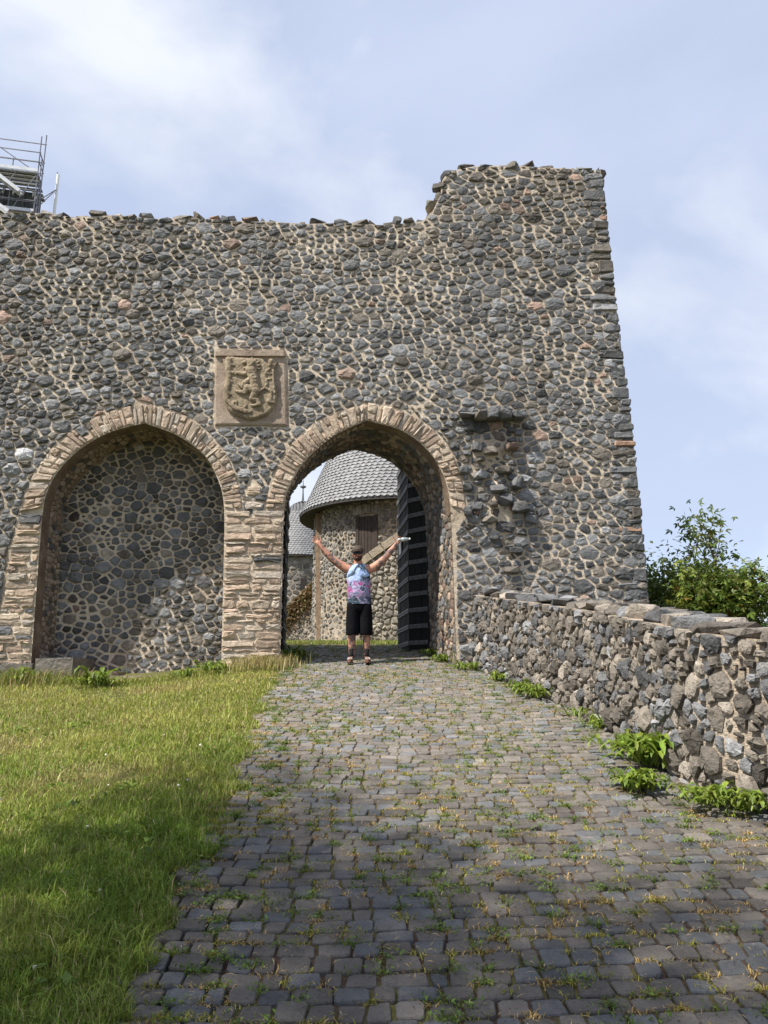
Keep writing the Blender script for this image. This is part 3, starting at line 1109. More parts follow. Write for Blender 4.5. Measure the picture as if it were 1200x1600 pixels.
def limbs(paths, y, flat=0.8):
    """overlapping beads along tapered limbs, fused by the remesh"""
    out = []
    for pth in paths:
        for (x0, y0, r0), (x1, y1, r1) in zip(pth[:-1], pth[1:]):
            n = max(2, int(math.hypot(x1 - x0, y1 - y0) / (min(r0, r1) * 0.45)))
            for k in range(n + 1):
                t = k / n; r_ = r0 + (r1 - r0) * t
                out.append((x0 + (x1 - x0) * t, y0 + (y1 - y0) * t, r_, r_, 0, y, r_ * 0.00088 * flat))
    return out
mane = [[(650 + 60 * math.cos(a), 350 - 60 * math.sin(a), 34), (650 + 135 * math.cos(a + .25), 350 - 120 * math.sin(a + .25), 13)] for a in (-2.2, -1.7, -1.2, -.7, -.2, .3, .8, 1.3, 1.8)]
lion = [[(640, 430, 92), (680, 560, 80), (690, 650, 68), (705, 740, 82)], [(645, 320, 78), (640, 400, 80)], [(620, 290, 55), (520, 305, 27)], [(610, 375, 42), (535, 392, 17)],
        [(650, 455, 52), (540, 482, 37), (430, 468, 30)], [(430, 468, 20), (395, 445, 10)], [(430, 470, 20), (390, 490, 10)],
        [(640, 560, 55), (540, 625, 46), (505, 690, 34), (455, 640, 26)], [(690, 720, 74), (575, 700, 60), (545, 775, 38), (430, 755, 27)], [(430, 755, 20), (395, 735, 11)],
        [(720, 760, 76), (655, 862, 50), (740, 895, 43), (765, 955, 38), (665, 978, 25)], [(670, 978, 20), (630, 960, 10)]] + mane
blobs('lion', limbs(lion, .105, 0.95), MAT['relief'], arms, 0.007, 1.0)
tail = [[(765, 745, 26), (845, 705, 24), (890, 625, 22), (850, 525, 22), (875, 440, 27), (930, 395, 16)], [(870, 470, 20), (955, 475, 14)], [(862, 560, 20), (950, 555, 14)], [(860, 695, 22), (955, 750, 26), (950, 800, 14)], [(845, 430, 20), (830, 380, 12)]]
blobs('tail', limbs(tail, .10, 0.9), MAT['relief'], arms, 0.007, 1.0)
edge_l = [[(290, 260, 58), (285, 440, 50), (295, 590, 40), (250, 720, 52), (265, 880, 42), (370, 1000, 40), (560, 1060, 42), (640, 1060, 26)], [(300, 330, 40), (375, 345, 22)], [(300, 445, 40), (375, 470, 24)], [(300, 570, 34), (352, 605, 18)], [(260, 760, 40), (320, 800, 24)], [(320, 950, 34), (405, 900, 24), (415, 960, 18)], [(520, 1040, 30), (560, 960, 24)]]
edge_r = [[(945, 280, 42), (930, 350, 30)], [(985, 420, 18), (985, 620, 16), (1005, 780, 18)], [(930, 800, 30), (925, 900, 52), (985, 930, 26)]]
blobs('carved_border', limbs(edge_l + edge_r, .095, 0.8), MAT['relief'], arms, 0.007, 1.0)

# ------------------------------------------------------------------ parapet along the right of the path
par_pts = [(1.30, 11.78), (1.55, 10.6), (1.80, 9.4), (1.99, 8.3), (2.08, 7.3), (2.12, 6.4), (2.17, 5.6), (2.42, 5.0), (2.70, 4.3), (2.95, 3.0), (3.2, 1.0), (3.5, -4.0)]
pl = np.array(spline(par_pts, 8))
ds = np.hypot(*(np.diff(pl, axis=0)).T); ss = np.concatenate([[0], np.cumsum(ds)])
PT, PHH = 0.55, 1.12
def par_front(u, v, h):
    u = np.clip(u, 0, ss[-1])
    x = np.interp(u, ss, pl[:, 0]); y = np.interp(u, ss, pl[:, 1])
    e = 0.15
    x2 = np.interp(np.clip(u + e, 0, ss[-1]), ss, pl[:, 0]); y2 = np.interp(np.clip(u + e, 0, ss[-1]), ss, pl[:, 1])
    x1 = np.interp(np.clip(u - e, 0, ss[-1]), ss, pl[:, 0]); y1 = np.interp(np.clip(u - e, 0, ss[-1]), ss, pl[:, 1])
    tx, ty = x2 - x1, y2 - y1
    l = np.hypot(tx, ty) + 1e-9
    nx_, ny_ = ty / l, -tx / l                  # towards the path
    z = np.array([gpath(a) for a in y]) + v
    lean = -0.05 * v                            # slight batter away from the path
    return np.stack([x + nx_ * (h + lean), y + ny_ * (h + lean), z], 1)
parapet = thing('parapet_wall', 'chest-high weathered rubble parapet along the right edge of the cobbled path', 'wall', (2.2, 6.5, gpath(6.5)))
us = np.arange(0, ss[-1] + 0.01, 0.15)
mb = MB(); m = len(us)
rows_ = [(0.0, -0.3), (0.0, 0.35), (0.0, 0.75), (0.0, PHH - 0.03), (-PT, PHH - 0.05), (-PT, -2.6)]
allv = []
rng = random.Random(101)
for h, v in rows_:
    hv = np.array([h + (rng.uniform(-.03, .0)) for _ in us]); vv = np.full(m, v)
    allv += par_front(us, vv, hv).tolist()
fs = [(r * m + i, r * m + i + 1, (r + 1) * m + i + 1, (r + 1) * m + i) for r in range(len(rows_) - 1) for i in range(m - 1)]
fs += [tuple(r * m for r in range(len(rows_))), tuple(r * m + m - 1 for r in range(len(rows_)))[::-1]]
mb.add(allv, fs); mb.build('mortar_core', MAT['mortar2'], parapet)
cells = pack([(0, -0.12), (ss[-1], -0.12), (ss[-1], PHH - 0.02), (0, PHH - 0.02)], [], [(0.11, 0.145, 0.5), (0.08, 0.11, 2.5), (0.05, 0.075, 7), (0.028, 0.042, 10)], 1.0, 103, 0.033)
st = []
for poly, r in cells:
    h = rng.uniform(0.015, 0.05) * (0.6 + r * 5)
    X, fs = stone_geo(poly, h, par_front, rng, 0.04, 0.9, 0.58, 0.5)
    st.append((X, fs, basalt(rng, 0.13, 0.0, 0.65)))
emit(st, parapet, 'stone', MAT['parapet'], 300, 'small_stones')
u = 0.15
while u < ss[-1] - 0.3:
    w = rng.uniform(0.10, 0.26)
    c = par_front(np.array([u + w]), np.array([PHH + rng.uniform(-.03, .02)]), np.array([-0.165]))[0]
    c2 = par_front(np.array([u + w + 0.1]), np.array([PHH]), np.array([-0.12]))[0]
    rot = math.atan2(c2[1] - c[1], c2[0] - c[0])
    vs, fs = hull_rock(c, w * 1.08, rng.uniform(0.15, 0.185), rng.uniform(0.055, 0.09), rng, 26, rot, 0.6)
    mk('coping_stone', vs, fs, MAT['parapet'], parapet, basalt(rng, 0.135, 0.0, 0.6))
    c = par_front(np.array([u + w]), np.array([PHH - 0.02]), np.array([-0.42]))[0]
    vs, fs = hull_rock(c, w * 1.1, 0.18, 0.08, rng, 20, rot, 0.42)
    mk('coping_stone', vs, fs, MAT['parapet'], parapet, basalt(rng, 0.13, 0.0, 0.6))
    u += w * 1.9

# ------------------------------------------------------------------ buildings inside the castle
def round_tower(name, label, cx, cy, rw, z0, z1, re, prof, nslate, seed, lum, door=None, mort='mortar2', finial=None, rub=None, arc=(math.pi, 2 * math.pi)):
    t = thing(name, label, 'tower', (cx, cy, z0))
    vs, fs = ring_geo([(cx, cy, z0 - 1.5, rw * 1.02, rw * 1.02), (cx, cy, z0, rw * 1.01, rw * 1.01), (cx, cy, z1 + 0.3, rw, rw)], 48)
    mk('tower_wall', vs, fs, MAT[mort], t)
    def f(u, v, h):
        a = u / rw
        return np.stack([cx + (rw + h) * np.cos(a), cy + (rw + h) * np.sin(a), v], 1)
    holes = []
    if door:
        a0, w, za, zb = door
        holes.append([((a0) * rw - w / 2 - .06, za - .02), (a0 * rw + w / 2 + .06, za - .02), (a0 * rw + w / 2 + .06, zb + .06), (a0 * rw - w / 2 - .06, zb + .06)])
    cells = pack([(arc[0] * rw, z0 - 0.2), (arc[1] * rw, z0 - 0.2), (arc[1] * rw, z1 + .1), (arc[0] * rw, z1 + .1)], holes, rub or [(0.095, 0.125, 1), (0.065, 0.09, 4), (0.04, 0.055, 6)], 1.15, seed, 0.036)
    rng = random.Random(seed); st = []
    for poly, r in cells:
        X, fs = stone_geo(poly, rng.uniform(0.02, 0.06), f, rng, 0.04, 0.6)
        k = lum * math.exp(rng.gauss(0, 0.28))
        st.append((X, fs, (k * 1.06, k * 1.0, k * 0.90)))
    mbt = MB()
    for X, fs, c in st: mbt.add(X.tolist(), fs, c)
    o = mbt.build('rubble_facing', MAT['stone'], t); o['kind'] = 'stuff'
    # roof: profile of (radius, height above the eave)
    rings = [(cx, cy, z1 + h, r, r) for r, h in prof]
    vs, fs = ring_geo(rings, 56, True)
    roof = mk('roof', vs, fs, MAT['soffit'], t)
    pr = np.array(prof); dl = np.hypot(*np.diff(pr, axis=0).T); sl = np.concatenate([[0], np.cumsum(dl)])
    mbs = MB(); rowh = 0.115; k = 0; s = sl[1] - 0.02
    while s < sl[-1] - 0.15:
        r0, h0 = np.interp(s - 0.04, sl, pr[:, 0]), np.interp(s, sl, pr[:, 1]) 
        r1, h1 = np.interp(s + rowh * 1.15, sl, pr[:, 0]), np.interp(s + rowh * 1.15, sl, pr[:, 1])
        n = max(8, int(2 * math.pi * r0 / 0.18))
        for j in range(n):
            a0 = 2 * math.pi * (j + 0.5 * (k % 2) + 0.18 * k) / n
            a1 = a0 + 2 * math.pi / n * 0.97
            am = a0 + (a1 - a0) * 0.6
            o1, o0 = 0.016 + rng.uniform(0, .006), 0.027 + rng.uniform(-.003, .004)
            q = [(r0 + o0, a0, h0 + 0.035), (r0 + o0, am, h0 - 0.01), (r0 + o0, a1, h0 + 0.02), (r1 + o1, a1, h1), (r1 + o1, a0, h1)]
            vv = [(cx + rr * math.cos(a), cy + rr * math.sin(a), z1 + hh) for rr, a, hh in q]
            kk = 0.205 * math.exp(rng.gauss(0, 0.075))
            mbs.add(vv, [(0, 1, 2, 3, 4)], (kk * 0.97, kk * 0.99, kk * 1.03))
        s += rowh; k += 1
    so = mbs.build('slates', MAT['slate'], roof); so['kind'] = 'stuff'
    if finial:
        vs, fs = ring_geo([(cx, cy, z1 + prof[-1][1] - 0.4, .10, .10), (cx, cy, z1 + prof[-1][1] + 0.3, .05, .05), (cx, cy, z1 + prof[-1][1] + 0.72, .028, .028), (cx, cy, z1 + prof[-1][1] + 0.8, .17, .17), (cx, cy, z1 + prof[-1][1] + 0.86, .17, .17), (cx, cy, z1 + prof[-1][1] + 0.9, .03, .03), (cx, cy, z1 + prof[-1][1] + 1.3, .01, .01)], 10)
        mk('finial', vs, fs, MAT['lead'], t)
    return t, f
YC = 24.0
ze = P(620, 772, YC - 3.35).z
zt0 = gpath(20.5)
CX1 = 0.54
prof1 = [(2.7, -0.02), (3.22, -0.08), (3.12, 0.14), (2.90, 0.58), (2.64, 1.18), (2.28, 1.98), (1.8, 3.0), (1.1, 4.3), (0.05, 6.2)]
a_door = math.asin(0)  # placeholder for readability
dx = P(573, 830, YC - 2.6).x - CX1
ad = -math.acos(max(-1, min(1, dx / 2.72))) + 2 * math.pi
t1, f1 = round_tower('round_tower', 'round rubble tower with wide slate roof seen through the gateway', CX1, YC, 2.72, zt0, ze, 3.42, prof1, 0, 111, 0.175,
                     (ad, 0.50, P(573, 905, YC - 2.6).z, P(573, 806, YC - 2.6).z))
# board door set in the tower
za, zb = P(573, 905, YC - 2.6).z, P(573, 806, YC - 2.6).z
mb = MB()
us_ = np.linspace(ad * 2.72 - 0.27, ad * 2.72 + 0.27, 5)
dr = mk('door', f1(np.concatenate([us_, us_]), np.concatenate([np.full(5, za), np.full(5, zb)]), np.full(10, 0.012)), [(k, k + 1, k + 6, k + 5) for k in range(4)], MAT['soffit'], t1)
for k in range(5):
    u0 = ad * 2.72 - 0.25 + k * 0.10
    q = f1(np.array([u0, u0 + 0.088, u0 + 0.088, u0, u0, u0 + 0.088, u0 + 0.088, u0]), np.array([za, za, zb, zb, za, za, zb, zb]), np.array([0.015] * 4 + [0.035] * 4))
    mk('board', q, [(4, 5, 6, 7), (0, 4, 7, 3), (1, 2, 6, 5), (3, 7, 6, 2), (0, 1, 5, 4)], MAT['darkwood'], dr)
rng = random.Random(5)
for k in range(9):
    u0 = ad * 2.72 - 0.42 + k * 0.094
    zz = zb + 0.03 + 0.06 * math.sin(math.pi * (k + .5) / 9)
    q = f1(np.array([u0, u0 + .085, u0 + .085, u0] * 2), np.array([zz, zz, zz + .26, zz + .26] * 2), np.array([0.0] * 4 + [0.05 + rng.uniform(0, .02)] * 4))
    k_ = 0.2 * rng.uniform(.7, 1.3)
    mk('lintel_stone', q, [(4, 5, 6, 7), (0, 4, 7, 3), (1, 2, 6, 5), (3, 7, 6, 2), (0, 1, 5, 4)], MAT['stone'], t1, (k_ * 1.1, k_, k_ * .87))
for za_, sgn in ((0, -1), (0, 1)):
    u0 = ad * 2.72 + sgn * 0.285
    q = f1(np.array([u0 - .05, u0 + .05, u0 + .05, u0 - .05] * 2), np.array([za, za, zb + .02, zb + .02] * 2), np.array([0.0] * 4 + [0.055] * 4))
    mk('door_frame', q, [(4, 5, 6, 7), (0, 4, 7, 3), (1, 2, 6, 5), (3, 7, 6, 2), (0, 1, 5, 4)], MAT['darkwood'], t1)
# upright timber beside the tower
pa, pb = P(497, 800, 22.6), P(503, 1000, 22.6)
vs, fs = bar_geo((pa.x, 22.9, pa.z), (pb.x - 0.05, 22.7, zt0 - 0.2), 0.2, 0.2, Vector((0, 1, 0)))
tag(mk('timber_post', vs, fs, MAT['wood']), 'tall weathered timber post against the left side of the round tower', 'post')

YC2 = 42.0
zc2 = P(471, 876, YC2).z
C2 = P(471, 876, YC2).x
prof2 = [(1.9, 0.0), (2.15, -0.06), (2.0, 0.3), (1.8, 1.0), (1.5, 1.9), (1.05, 2.8), (0.5, 3.35), (0.04, 3.6)]
hh2 = P(471, 783, YC2).z - zc2
prof2 = [(r, h * hh2 / 3.6) for r, h in prof2]
t2, f2 = round_tower('stair_turret', 'farther slim tower with bell-shaped slate roof and spiked finial', C2, YC2, 1.85, gpath(40), zc2, 2.15, prof2, 0, 121, 0.14, None, 'mortar2', True, [(0.14, 0.18, 2), (0.09, 0.13, 5)])
p = P(474, 913, YC2 - 1.85)
vs, fs = box_geo((p.x - .16, YC2 - 1.9, p.z - .3), (p.x + .16, YC2 - 1.6, p.z + .3))
mk('window_slit', vs, fs, MAT['soffit'], t2)

# low walls in the court: one with dry creeper on the left, one carrying the stair on the right
def slab_wall(name, label, a, b, za0, za1, z0, th, seed, lum, cope=True, asp=1.1):
    t = thing(name, label, 'wall', (a[0], a[1], z0))
    a, b = Vector((a[0], a[1], 0)), Vector((b[0], b[1], 0))
    d = (b - a); L = d.length; d.normalize(); n = Vector((d.y, -d.x, 0))
    if n.y > 0: n = -n
    vs = []
    for k in (0, 1):
        o = -n * th * k
        vs += [a + o + Vector((0, 0, z0 - .4)), b + o + Vector((0, 0, z0 - .4)), b + o + Vector((0, 0, za1)), a + o + Vector((0, 0, za0))]
    mk('mortar_core', vs, [(0, 1, 2, 3), (7, 6, 5, 4), (3, 2, 6, 7), (0, 3, 7, 4), (1, 5, 6, 2)], MAT['mortar2'], t)
    def f(u, v, h):
        return np.stack([a.x + d.x * u + n.x * h, a.y + d.y * u + n.y * h, v], 1)
    rng = random.Random(seed)
    mbx = MB()
    for poly, r in pack([(0, z0 - .2), (L, z0 - .2), (L, za1), (0, za0)], [], [(0.09, 0.12, 1), (0.06, 0.085, 4), (0.04, 0.055, 5)], asp, seed, 0.036):
        X, fs = stone_geo(poly, rng.uniform(.02, .05), f, rng)
        k = lum * math.exp(rng.gauss(0, .28)); mbx.add(X.tolist(), fs, (k * 1.1, k, k * .86))
    o = mbx.build('rubble_facing', MAT['stone'], t); o['kind'] = 'stuff'
    if cope:
        m = 7
        for k in range(m):
            p0 = a + d * (L * (k + .03) / m); p1 = a + d * (L * (k + .97) / m)
            h0, h1 = za0 + (za1 - za0) * (k + .03) / m, za0 + (za1 - za0) * (k + .97) / m
            off = -n * (th / 2 - 0.03)
            vs, fs = bar_geo(p0 + off + Vector((0, 0, h0 + .06)), p1 + off + Vector((0, 0, h1 + .06)), th + .1, .2)
            mk('coping_slab', vs, fs, MAT['tan'], t, (0.40, 0.33, 0.25))
    return t, f
YS = 20.6
a = P(560, 882, YS); b = P(690, 792, YS)
slab_wall('stair_wall', 'sloping stone stair wall with pale coping in front of the round tower', (a.x, YS), (b.x, YS - 0.2), a.z - .06, b.z - .06, gpath(YS), 0.4, 131, 0.24)
YI = 26.0
a = P(430, 968, YI); b = P(500, 908, YI)
iv, fi = slab_wall('court_wall', 'low sloping stone wall under dry brown creeper left of the tower', (a.x, YI + 1), (b.x, YI), a.z, b.z, gpath(YI), 0.5, 141, 0.17, False)
rs = np.random.RandomState(3)
def leaf_mesh(pos, size, rs, cols, up=0.3, lobes=1, droop=0.0):
    """many separate leaves as one mesh: pos (n,3), size (n,)"""
    n = len(pos)
    d = rs.normal(size=(n, 3)); d[:, 2] = d[:, 2] * 0.6 - droop; d /= np.linalg.norm(d, axis=1)[:, None]
    nrm = rs.normal(size=(n, 3)); nrm[:, 2] = np.abs(nrm[:, 2]) + up * 2
    s = np.cross(d, nrm); s /= (np.linalg.norm(s, axis=1)[:, None] + 1e-9)
    nn_ = np.cross(s, d)
    V, Fc, C = [], [], []
    base = 0
    angs = [0] if lobes == 1 else [0, 0.95, -0.95]
    for a in angs:
        dd = d * math.cos(a) + s * math.sin(a); sx = -d * math.sin(a) + s * math.cos(a)
        k = 1.0 if a == 0 else 0.78
        wid = 0.30 if lobes == 1 else 0.20
        L = size[:, None] * k
        v = np.stack([pos, pos + dd * L * .5 + sx * L * wid + nn_ * L * .06, pos + dd * L - nn_ * L * .1, pos + dd * L * .5 - sx * L * wid + nn_ * L * .06], 1)
        V.append(v.reshape(-1, 3))
        Fc.append(np.arange(4 * n).reshape(n, 4) + base); base += 4 * n
        C.append(np.repeat(cols, 4, axis=0))
    return np.concatenate(V), np.concatenate(Fc), np.concatenate(C)
n = 2600
u = rs.rand(n); Lw = math.hypot(b.x - a.x, 1)
v = rs.rand(n) ** 0.7
zt_ = a.z + (b.z - a.z) * u
pos = fi(u * Lw, zt_ - (1 - v) * 1.1 * (0.3 + 0.7 * rs.rand(n)) + 0.15, 0.04 + 0.14 * rs.rand(n))
cols = np.array([(0.19, 0.135, 0.06)]) * np.exp(rs.normal(0, .3, (n, 1))) * (1 + rs.normal(0, .1, (n, 3)))
V, Fc, C = leaf_mesh(pos, rs.uniform(.06, .13, n), rs, cols)
o = mk('creeper', V, Fc, MAT['leaf'], iv, C); o['kind'] = 'stuff'

# ------------------------------------------------------------------ the keep under scaffolding
KX, KY, KR = -19.6, 36.5, 4.4
kz = gpath(34)
keep = thing('keep', 'round stone keep standing behind the scaffolding', 'tower', (KX, KY, kz))
vs, fs = ring_geo([(KX, KY, kz - 2, KR * 1.03, KR * 1.03), (KX, KY, 22.0, KR, KR), (KX, KY, 22.3, KR + .25, KR + .25), (KX, KY, 23.0, KR + .25, KR + .25)], 40)
mk('keep_wall', vs, fs, MAT['mortar2'], keep)
sca = thing('scaffold', 'galvanised tube scaffold with decks and stair rising above the left of the wall', 'scaffold', (-16.4, 30.5, ground(-16.4, 30.5)))
SR = P(60, 262, 30.0)
yaw = math.radians(12)
ax = Vector((-math.cos(yaw), -math.sin(yaw), 0)); ay = Vector((-math.sin(yaw), math.cos(yaw), 0)) * 1.0
ay = Vector((math.sin(yaw) * -1, math.cos(yaw), 0))
o0 = Vector((SR.x, SR.y, 0))
zdeck = P(50, 270, 30).z
def SPt(i, j, z):            # bay position i (metres left), j (metres back), height
    return o0 + ax * i + ay * j + Vector((0, 0, z))
gz0 = ground(-16.4, 30.5)
ztop = P(62, 203, 30.2).z
def pole(name, p, q, r=0.026, mat='steel'):
    vs, fs = tube_geo([p, q], r, 6)
    return mk(name, vs, fs, MAT[mat], sca)
for i in (0, 2.57, 5.14):
    for j in (0, 0.75):
        pole('standard', SPt(i, j, gz0 - 0.3), SPt(i, j, ztop + (0.15 if j else -0.5)))
lev = [zdeck + d for d in (2.02, 1.55, 1.0, 0.5, 0.12)]
for j, zl in ((0.75, zdeck + 2.0), (0.0, zdeck + 1.02), (0.0, zdeck + 0.55), (0.75, zdeck + 1.05), (0.75, zdeck + 0.5), (0.0, zdeck - 0.9), (0.0, zdeck - 1.4), (0.75, zdeck - 1.0), (0.75, zdeck - 2.0), (0, zdeck - 2.0)):
    pole('ledger', SPt(-0.05, j, zl), SPt(5.3, j, zl))
for zl in (zdeck + 1.02, zdeck + 0.55, zdeck - 0.9, zdeck - 0.45, zdeck - 1.4, zdeck - 2.0, zdeck - 0.05):
    pole('transom', SPt(0, -0.05, zl), SPt(0, 0.8, zl))
    pole('transom', SPt(2.57, -0.05, zl), SPt(2.57, 0.8, zl))
pole('brace', SPt(2.57, 0.72, zdeck + 2.0), SPt(0.05, 0.72, zdeck + 0.35), 0.022)
pole('brace', SPt(0, 0.75, zdeck + 0.4), SPt(0, 0.0, zdeck - 1.6), 0.022)
for base in (zdeck, zdeck - 2.0):
    for k in range(6):
        j0 = 0.02 + k * 0.135 - 0.02
        vs, fs = bar_geo(SPt(0.02, j0 + .06, base), SPt(5.14, j0 + .06, base), 0.115, 0.05)
        mk('deck_board', vs, fs, MAT['deckdark' if k % 2 else 'alu'], sca)
    vs, fs = bar_geo(SPt(0.0, -0.04, base + .1), SPt(5.14, -0.04, base + .1), 0.03, 0.15)
    mk('toe_board', vs, fs, MAT['alu'], sca)
    for k in range(4):
        vs, fs = bar_geo(SPt(0.02, 0.8 + k * 0.28, base - .12 - 0.05 * k), SPt(5.1, 0.8 + k * 0.28, base - .12 - .05 * k), 0.2, 0.05)
        mk('roof_board', vs, fs, MAT['deckdark' if k % 2 else 'alu'], sca)
for k in range(9):
    i = 0.35 + k * 0.42
    vs, fs = bar_geo(SPt(i, 1.05, zdeck - 0.25), SPt(i, 1.05, zdeck - 1.75), 0.09, 0.09, Vector((0, 1, 0)))
    mk('joist', vs, fs, MAT['deckdark'], sca)
for j in (-0.10, -0.42):
    vs, fs = bar_geo(SPt(2.5, j, zdeck + 0.15), SPt(0.55, j, zdeck - 1.25), 0.05, 0.16)
    mk('stair_stringer', vs, fs, MAT['alu'], sca)
    vs, fs = bar_geo(SPt(2.5, j, zdeck - 1.2), SPt(0.9, j, zdeck - 2.3), 0.05, 0.14)
    mk('stair_stringer', vs, fs, MAT['alu'], sca)
for k in range(8):
    t = (k + .5) / 8
    c0, c1 = SPt(2.5 - 1.95 * t, -0.12, zdeck + .15 - 1.4 * t), SPt(2.5 - 1.95 * t, -0.40, zdeck + .15 - 1.4 * t)
    vs, fs = bar_geo(c0, c1, 0.16, 0.03)
    mk('stair_tread', vs, fs, MAT['alu'], sca)
for i in (1.28, 3.85):
    pole('standard', SPt(i, 0.75, zdeck - 3.0), SPt(i, 0.75, zdeck + 1.1))
for k in range(12):
    pole('rung', SPt(-0.02, 0.30, zdeck - 2.3 + k * .28), SPt(-0.02, 0.62, zdeck - 2.3 + k * .28), 0.016)
for j in (0.30, 0.62):
    pole('ladder_rail', SPt(-0.02, j, zdeck - 2.6), SPt(-0.02, j, zdeck + 1.0), 0.022)
for k in range(3):
    pole('brace', SPt(0.05 + k * .85, 0.0, zdeck - .1), SPt(.9 + k * .85, 0.0, zdeck - 1.9), 0.02)
vs, fs = bar_geo(SPt(0.05, 1.2, zdeck - 1.0), SPt(5.1, 1.2, zdeck - 1.0), 0.06, 1.5)
mk('back_sheeting', vs, fs, MAT['deckdark'], sca)
bx, by_ = P(88, 300, 30.6), P(66, 298, 30.4)
pole('bracket', SPt(0, 0.75, zdeck - 0.85), Vector((P(88, 296, 30.9).x, 30.9, P(88, 296, 30.9).z)), 0.02)
pole('bracket', SPt(0, 0.75, zdeck - 1.15), Vector((P(88, 296, 30.9).x, 30.9, P(88, 296, 30.9).z)), 0.02)
p = P(91, 273, 31.0)
vs, fs = tube_geo([(p.x, 31.0, ground(p.x, 31)), (p.x, 31.0, p.z)], 0.065, 10)
ma = thing('mast', 'white pole standing right of the scaffold behind the wall', 'pole', (p.x, 31.0, ground(p.x, 31)))
mk('tube', vs, fs, MAT['whitepole'], ma)
vs, fs = tube_geo([(p.x - .05, 31.0, p.z - .02), (p.x - .05, 31.0, p.z + .12)], 0.03, 8)
mk('cap', vs, fs, MAT['steel'], ma)

# ------------------------------------------------------------------ trees and shrubs
def grow(mb, tips, p, d, L, r, depth, rng, spread=0.6, upw=0.25, kids=(3, 4), mark=0):
    n = 4
    pts, rad = [p], [r]
    for k in range(n):
        d = (d + Vector((rng.gauss(0, .12), rng.gauss(0, .12), rng.gauss(0, .06) + upw * 0.12))).normalized()
        p = p + d * (L / n)
        pts.append(p); rad.append(r * (1 - 0.5 * (k + 1) / n))
        if depth <= 1:
            tips.append((p.copy(), d.copy(), depth + mark))
    vs, fs = tube_geo(pts, rad, 5 if depth < 2 else 7, False)
    mb.add(vs, fs)
    if depth == 0:
        return
    for c in range(rng.randint(*kids)):
        i = rng.randint(1, n) if c else n
        nd = (d + Vector((rng.gauss(0, spread), rng.gauss(0, spread), rng.gauss(0, spread * .6) + upw))).normalized()
        grow(mb, tips, pts[i], nd, L * rng.uniform(.55, .8), rad[i] * .7, depth - 1, rng, spread, upw, kids, mark)
def leafy(name, label, cat, base, stems, per, size, pal, seed, group=None, lobes=3, spread=0.55, upw=0.25, kids=(3, 4), jit=0.16, depth=2, part='crown'):
    rng = random.Random(seed); rs = np.random.RandomState(seed)
    t = thing(name, label, cat, base, group)
    mb = MB(); tips = []
    for off, d, L, r, *dp in stems:
        if dp:
            vs, fs = tube_geo([Vector(base), Vector(base) + Vector(off) * .5 + Vector((0, 0, .1)), Vector(base) + Vector(off)], [r * 2, r * 1.5, r], 5, False)
            mb.add(vs, fs)
        grow(mb, tips, Vector(base) + Vector(off), Vector(d).normalized(), L, r, dp[0] if dp else depth, rng, spread * (.6 if dp == [1] else 1), upw, (1, 2) if dp == [1] else kids, 2 if dp == [1] else 0)
    mb.build('trunk', MAT['bark'], t, True)
    pos, cols = [], []
    for p, d, dep in tips:
        m = per if dep == 0 else (per // 2 if dep == 1 else 5)
        q = np.array(p) + rs.normal(size=(m, 3)) * (jit if dep < 2 else .09)
        pos.append(q)
        c = np.array(pal[rng.randrange(len(pal))]) * math.exp(rng.gauss(0, .18))
        cc = np.tile(c, (m, 1)) * np.exp(rs.normal(0, .22, (m, 1)))
        od = rs.rand(m) < 0.02
        cc[od] = (0.20, 0.11, 0.03)
        cols.append(cc)
    pos = np.concatenate(pos); cols = np.concatenate(cols)
    V, Fc, C = leaf_mesh(pos, rs.uniform(.7, 1.25, len(pos)) * size, rs, cols, 0.5, lobes, 0.25)
    o = mk(part, V, Fc, MAT['leaf'], t, C)
    return t
GREENS = [(0.085, 0.125, 0.022), (0.06, 0.10, 0.02), (0.12, 0.15, 0.03), (0.065, 0.09, 0.018)]
SHRUB = [tuple(a * 1.35 for a in c) for c in GREENS] + [(0.16, 0.18, 0.035)]
def gp(x, y): return (x, y, ground(x, y) - 0.05)
HZ = 12.2
def stemset(n, rng, L, sp=0.5, r=0.035):
    return [((rng.uniform(-.25, .25), rng.uniform(-.25, .25), 0), (rng.gauss(0, sp), rng.gauss(0, sp), 1), L * rng.uniform(.8, 1.1), r) for _ in range(n)]
rng = random.Random(201)
def shoots(n, rng, z, L, dx=0.0):
    return [((rng.uniform(-.5, .5) + dx, rng.uniform(-.3, .3), z), (rng.gauss(0, .22), rng.gauss(0, .15), 1), L * rng.uniform(.7, 1.15), 0.011, 1) for _ in range(n)]
TREE_G = 'shrubs beyond the parapet'
leafy('maple_sapling', 'maple sapling with thin airy shoots against the sky, tallest behind the parapet', 'tree', gp(5.25, 12.2), stemset(9, rng, .78, .42) + shoots(5, rng, 1.85, .55, -.1), 22, 0.105, SHRUB, 211, TREE_G, 3, .42, .42, (3, 4), .17)
leafy('maple_sapling', 'second maple sapling with airy top at the right beyond the parapet', 'tree', gp(6.25, 12.5), stemset(9, rng, .80, .42) + shoots(6, rng, 1.95, .66, -.1), 22, 0.105, SHRUB, 212, TREE_G, 3, .42, .40, (3, 4), .17)
leafy('shrub', 'dense dark green shrub close to the corner of the wall', 'shrub', gp(5.6, 15.2), stemset(10, rng, 1.08, .42), 34, 0.10, SHRUB[1:4], 213, TREE_G, 1, .6, .2, (3, 4), .22)
leafy('shrub', 'low spreading green shrub in front of the saplings, just behind the parapet', 'shrub', gp(4.75, 10.8), stemset(8, rng, .68, .5), 26, 0.09, SHRUB, 214, TREE_G, 3, .6, .15, (3, 4), .18)
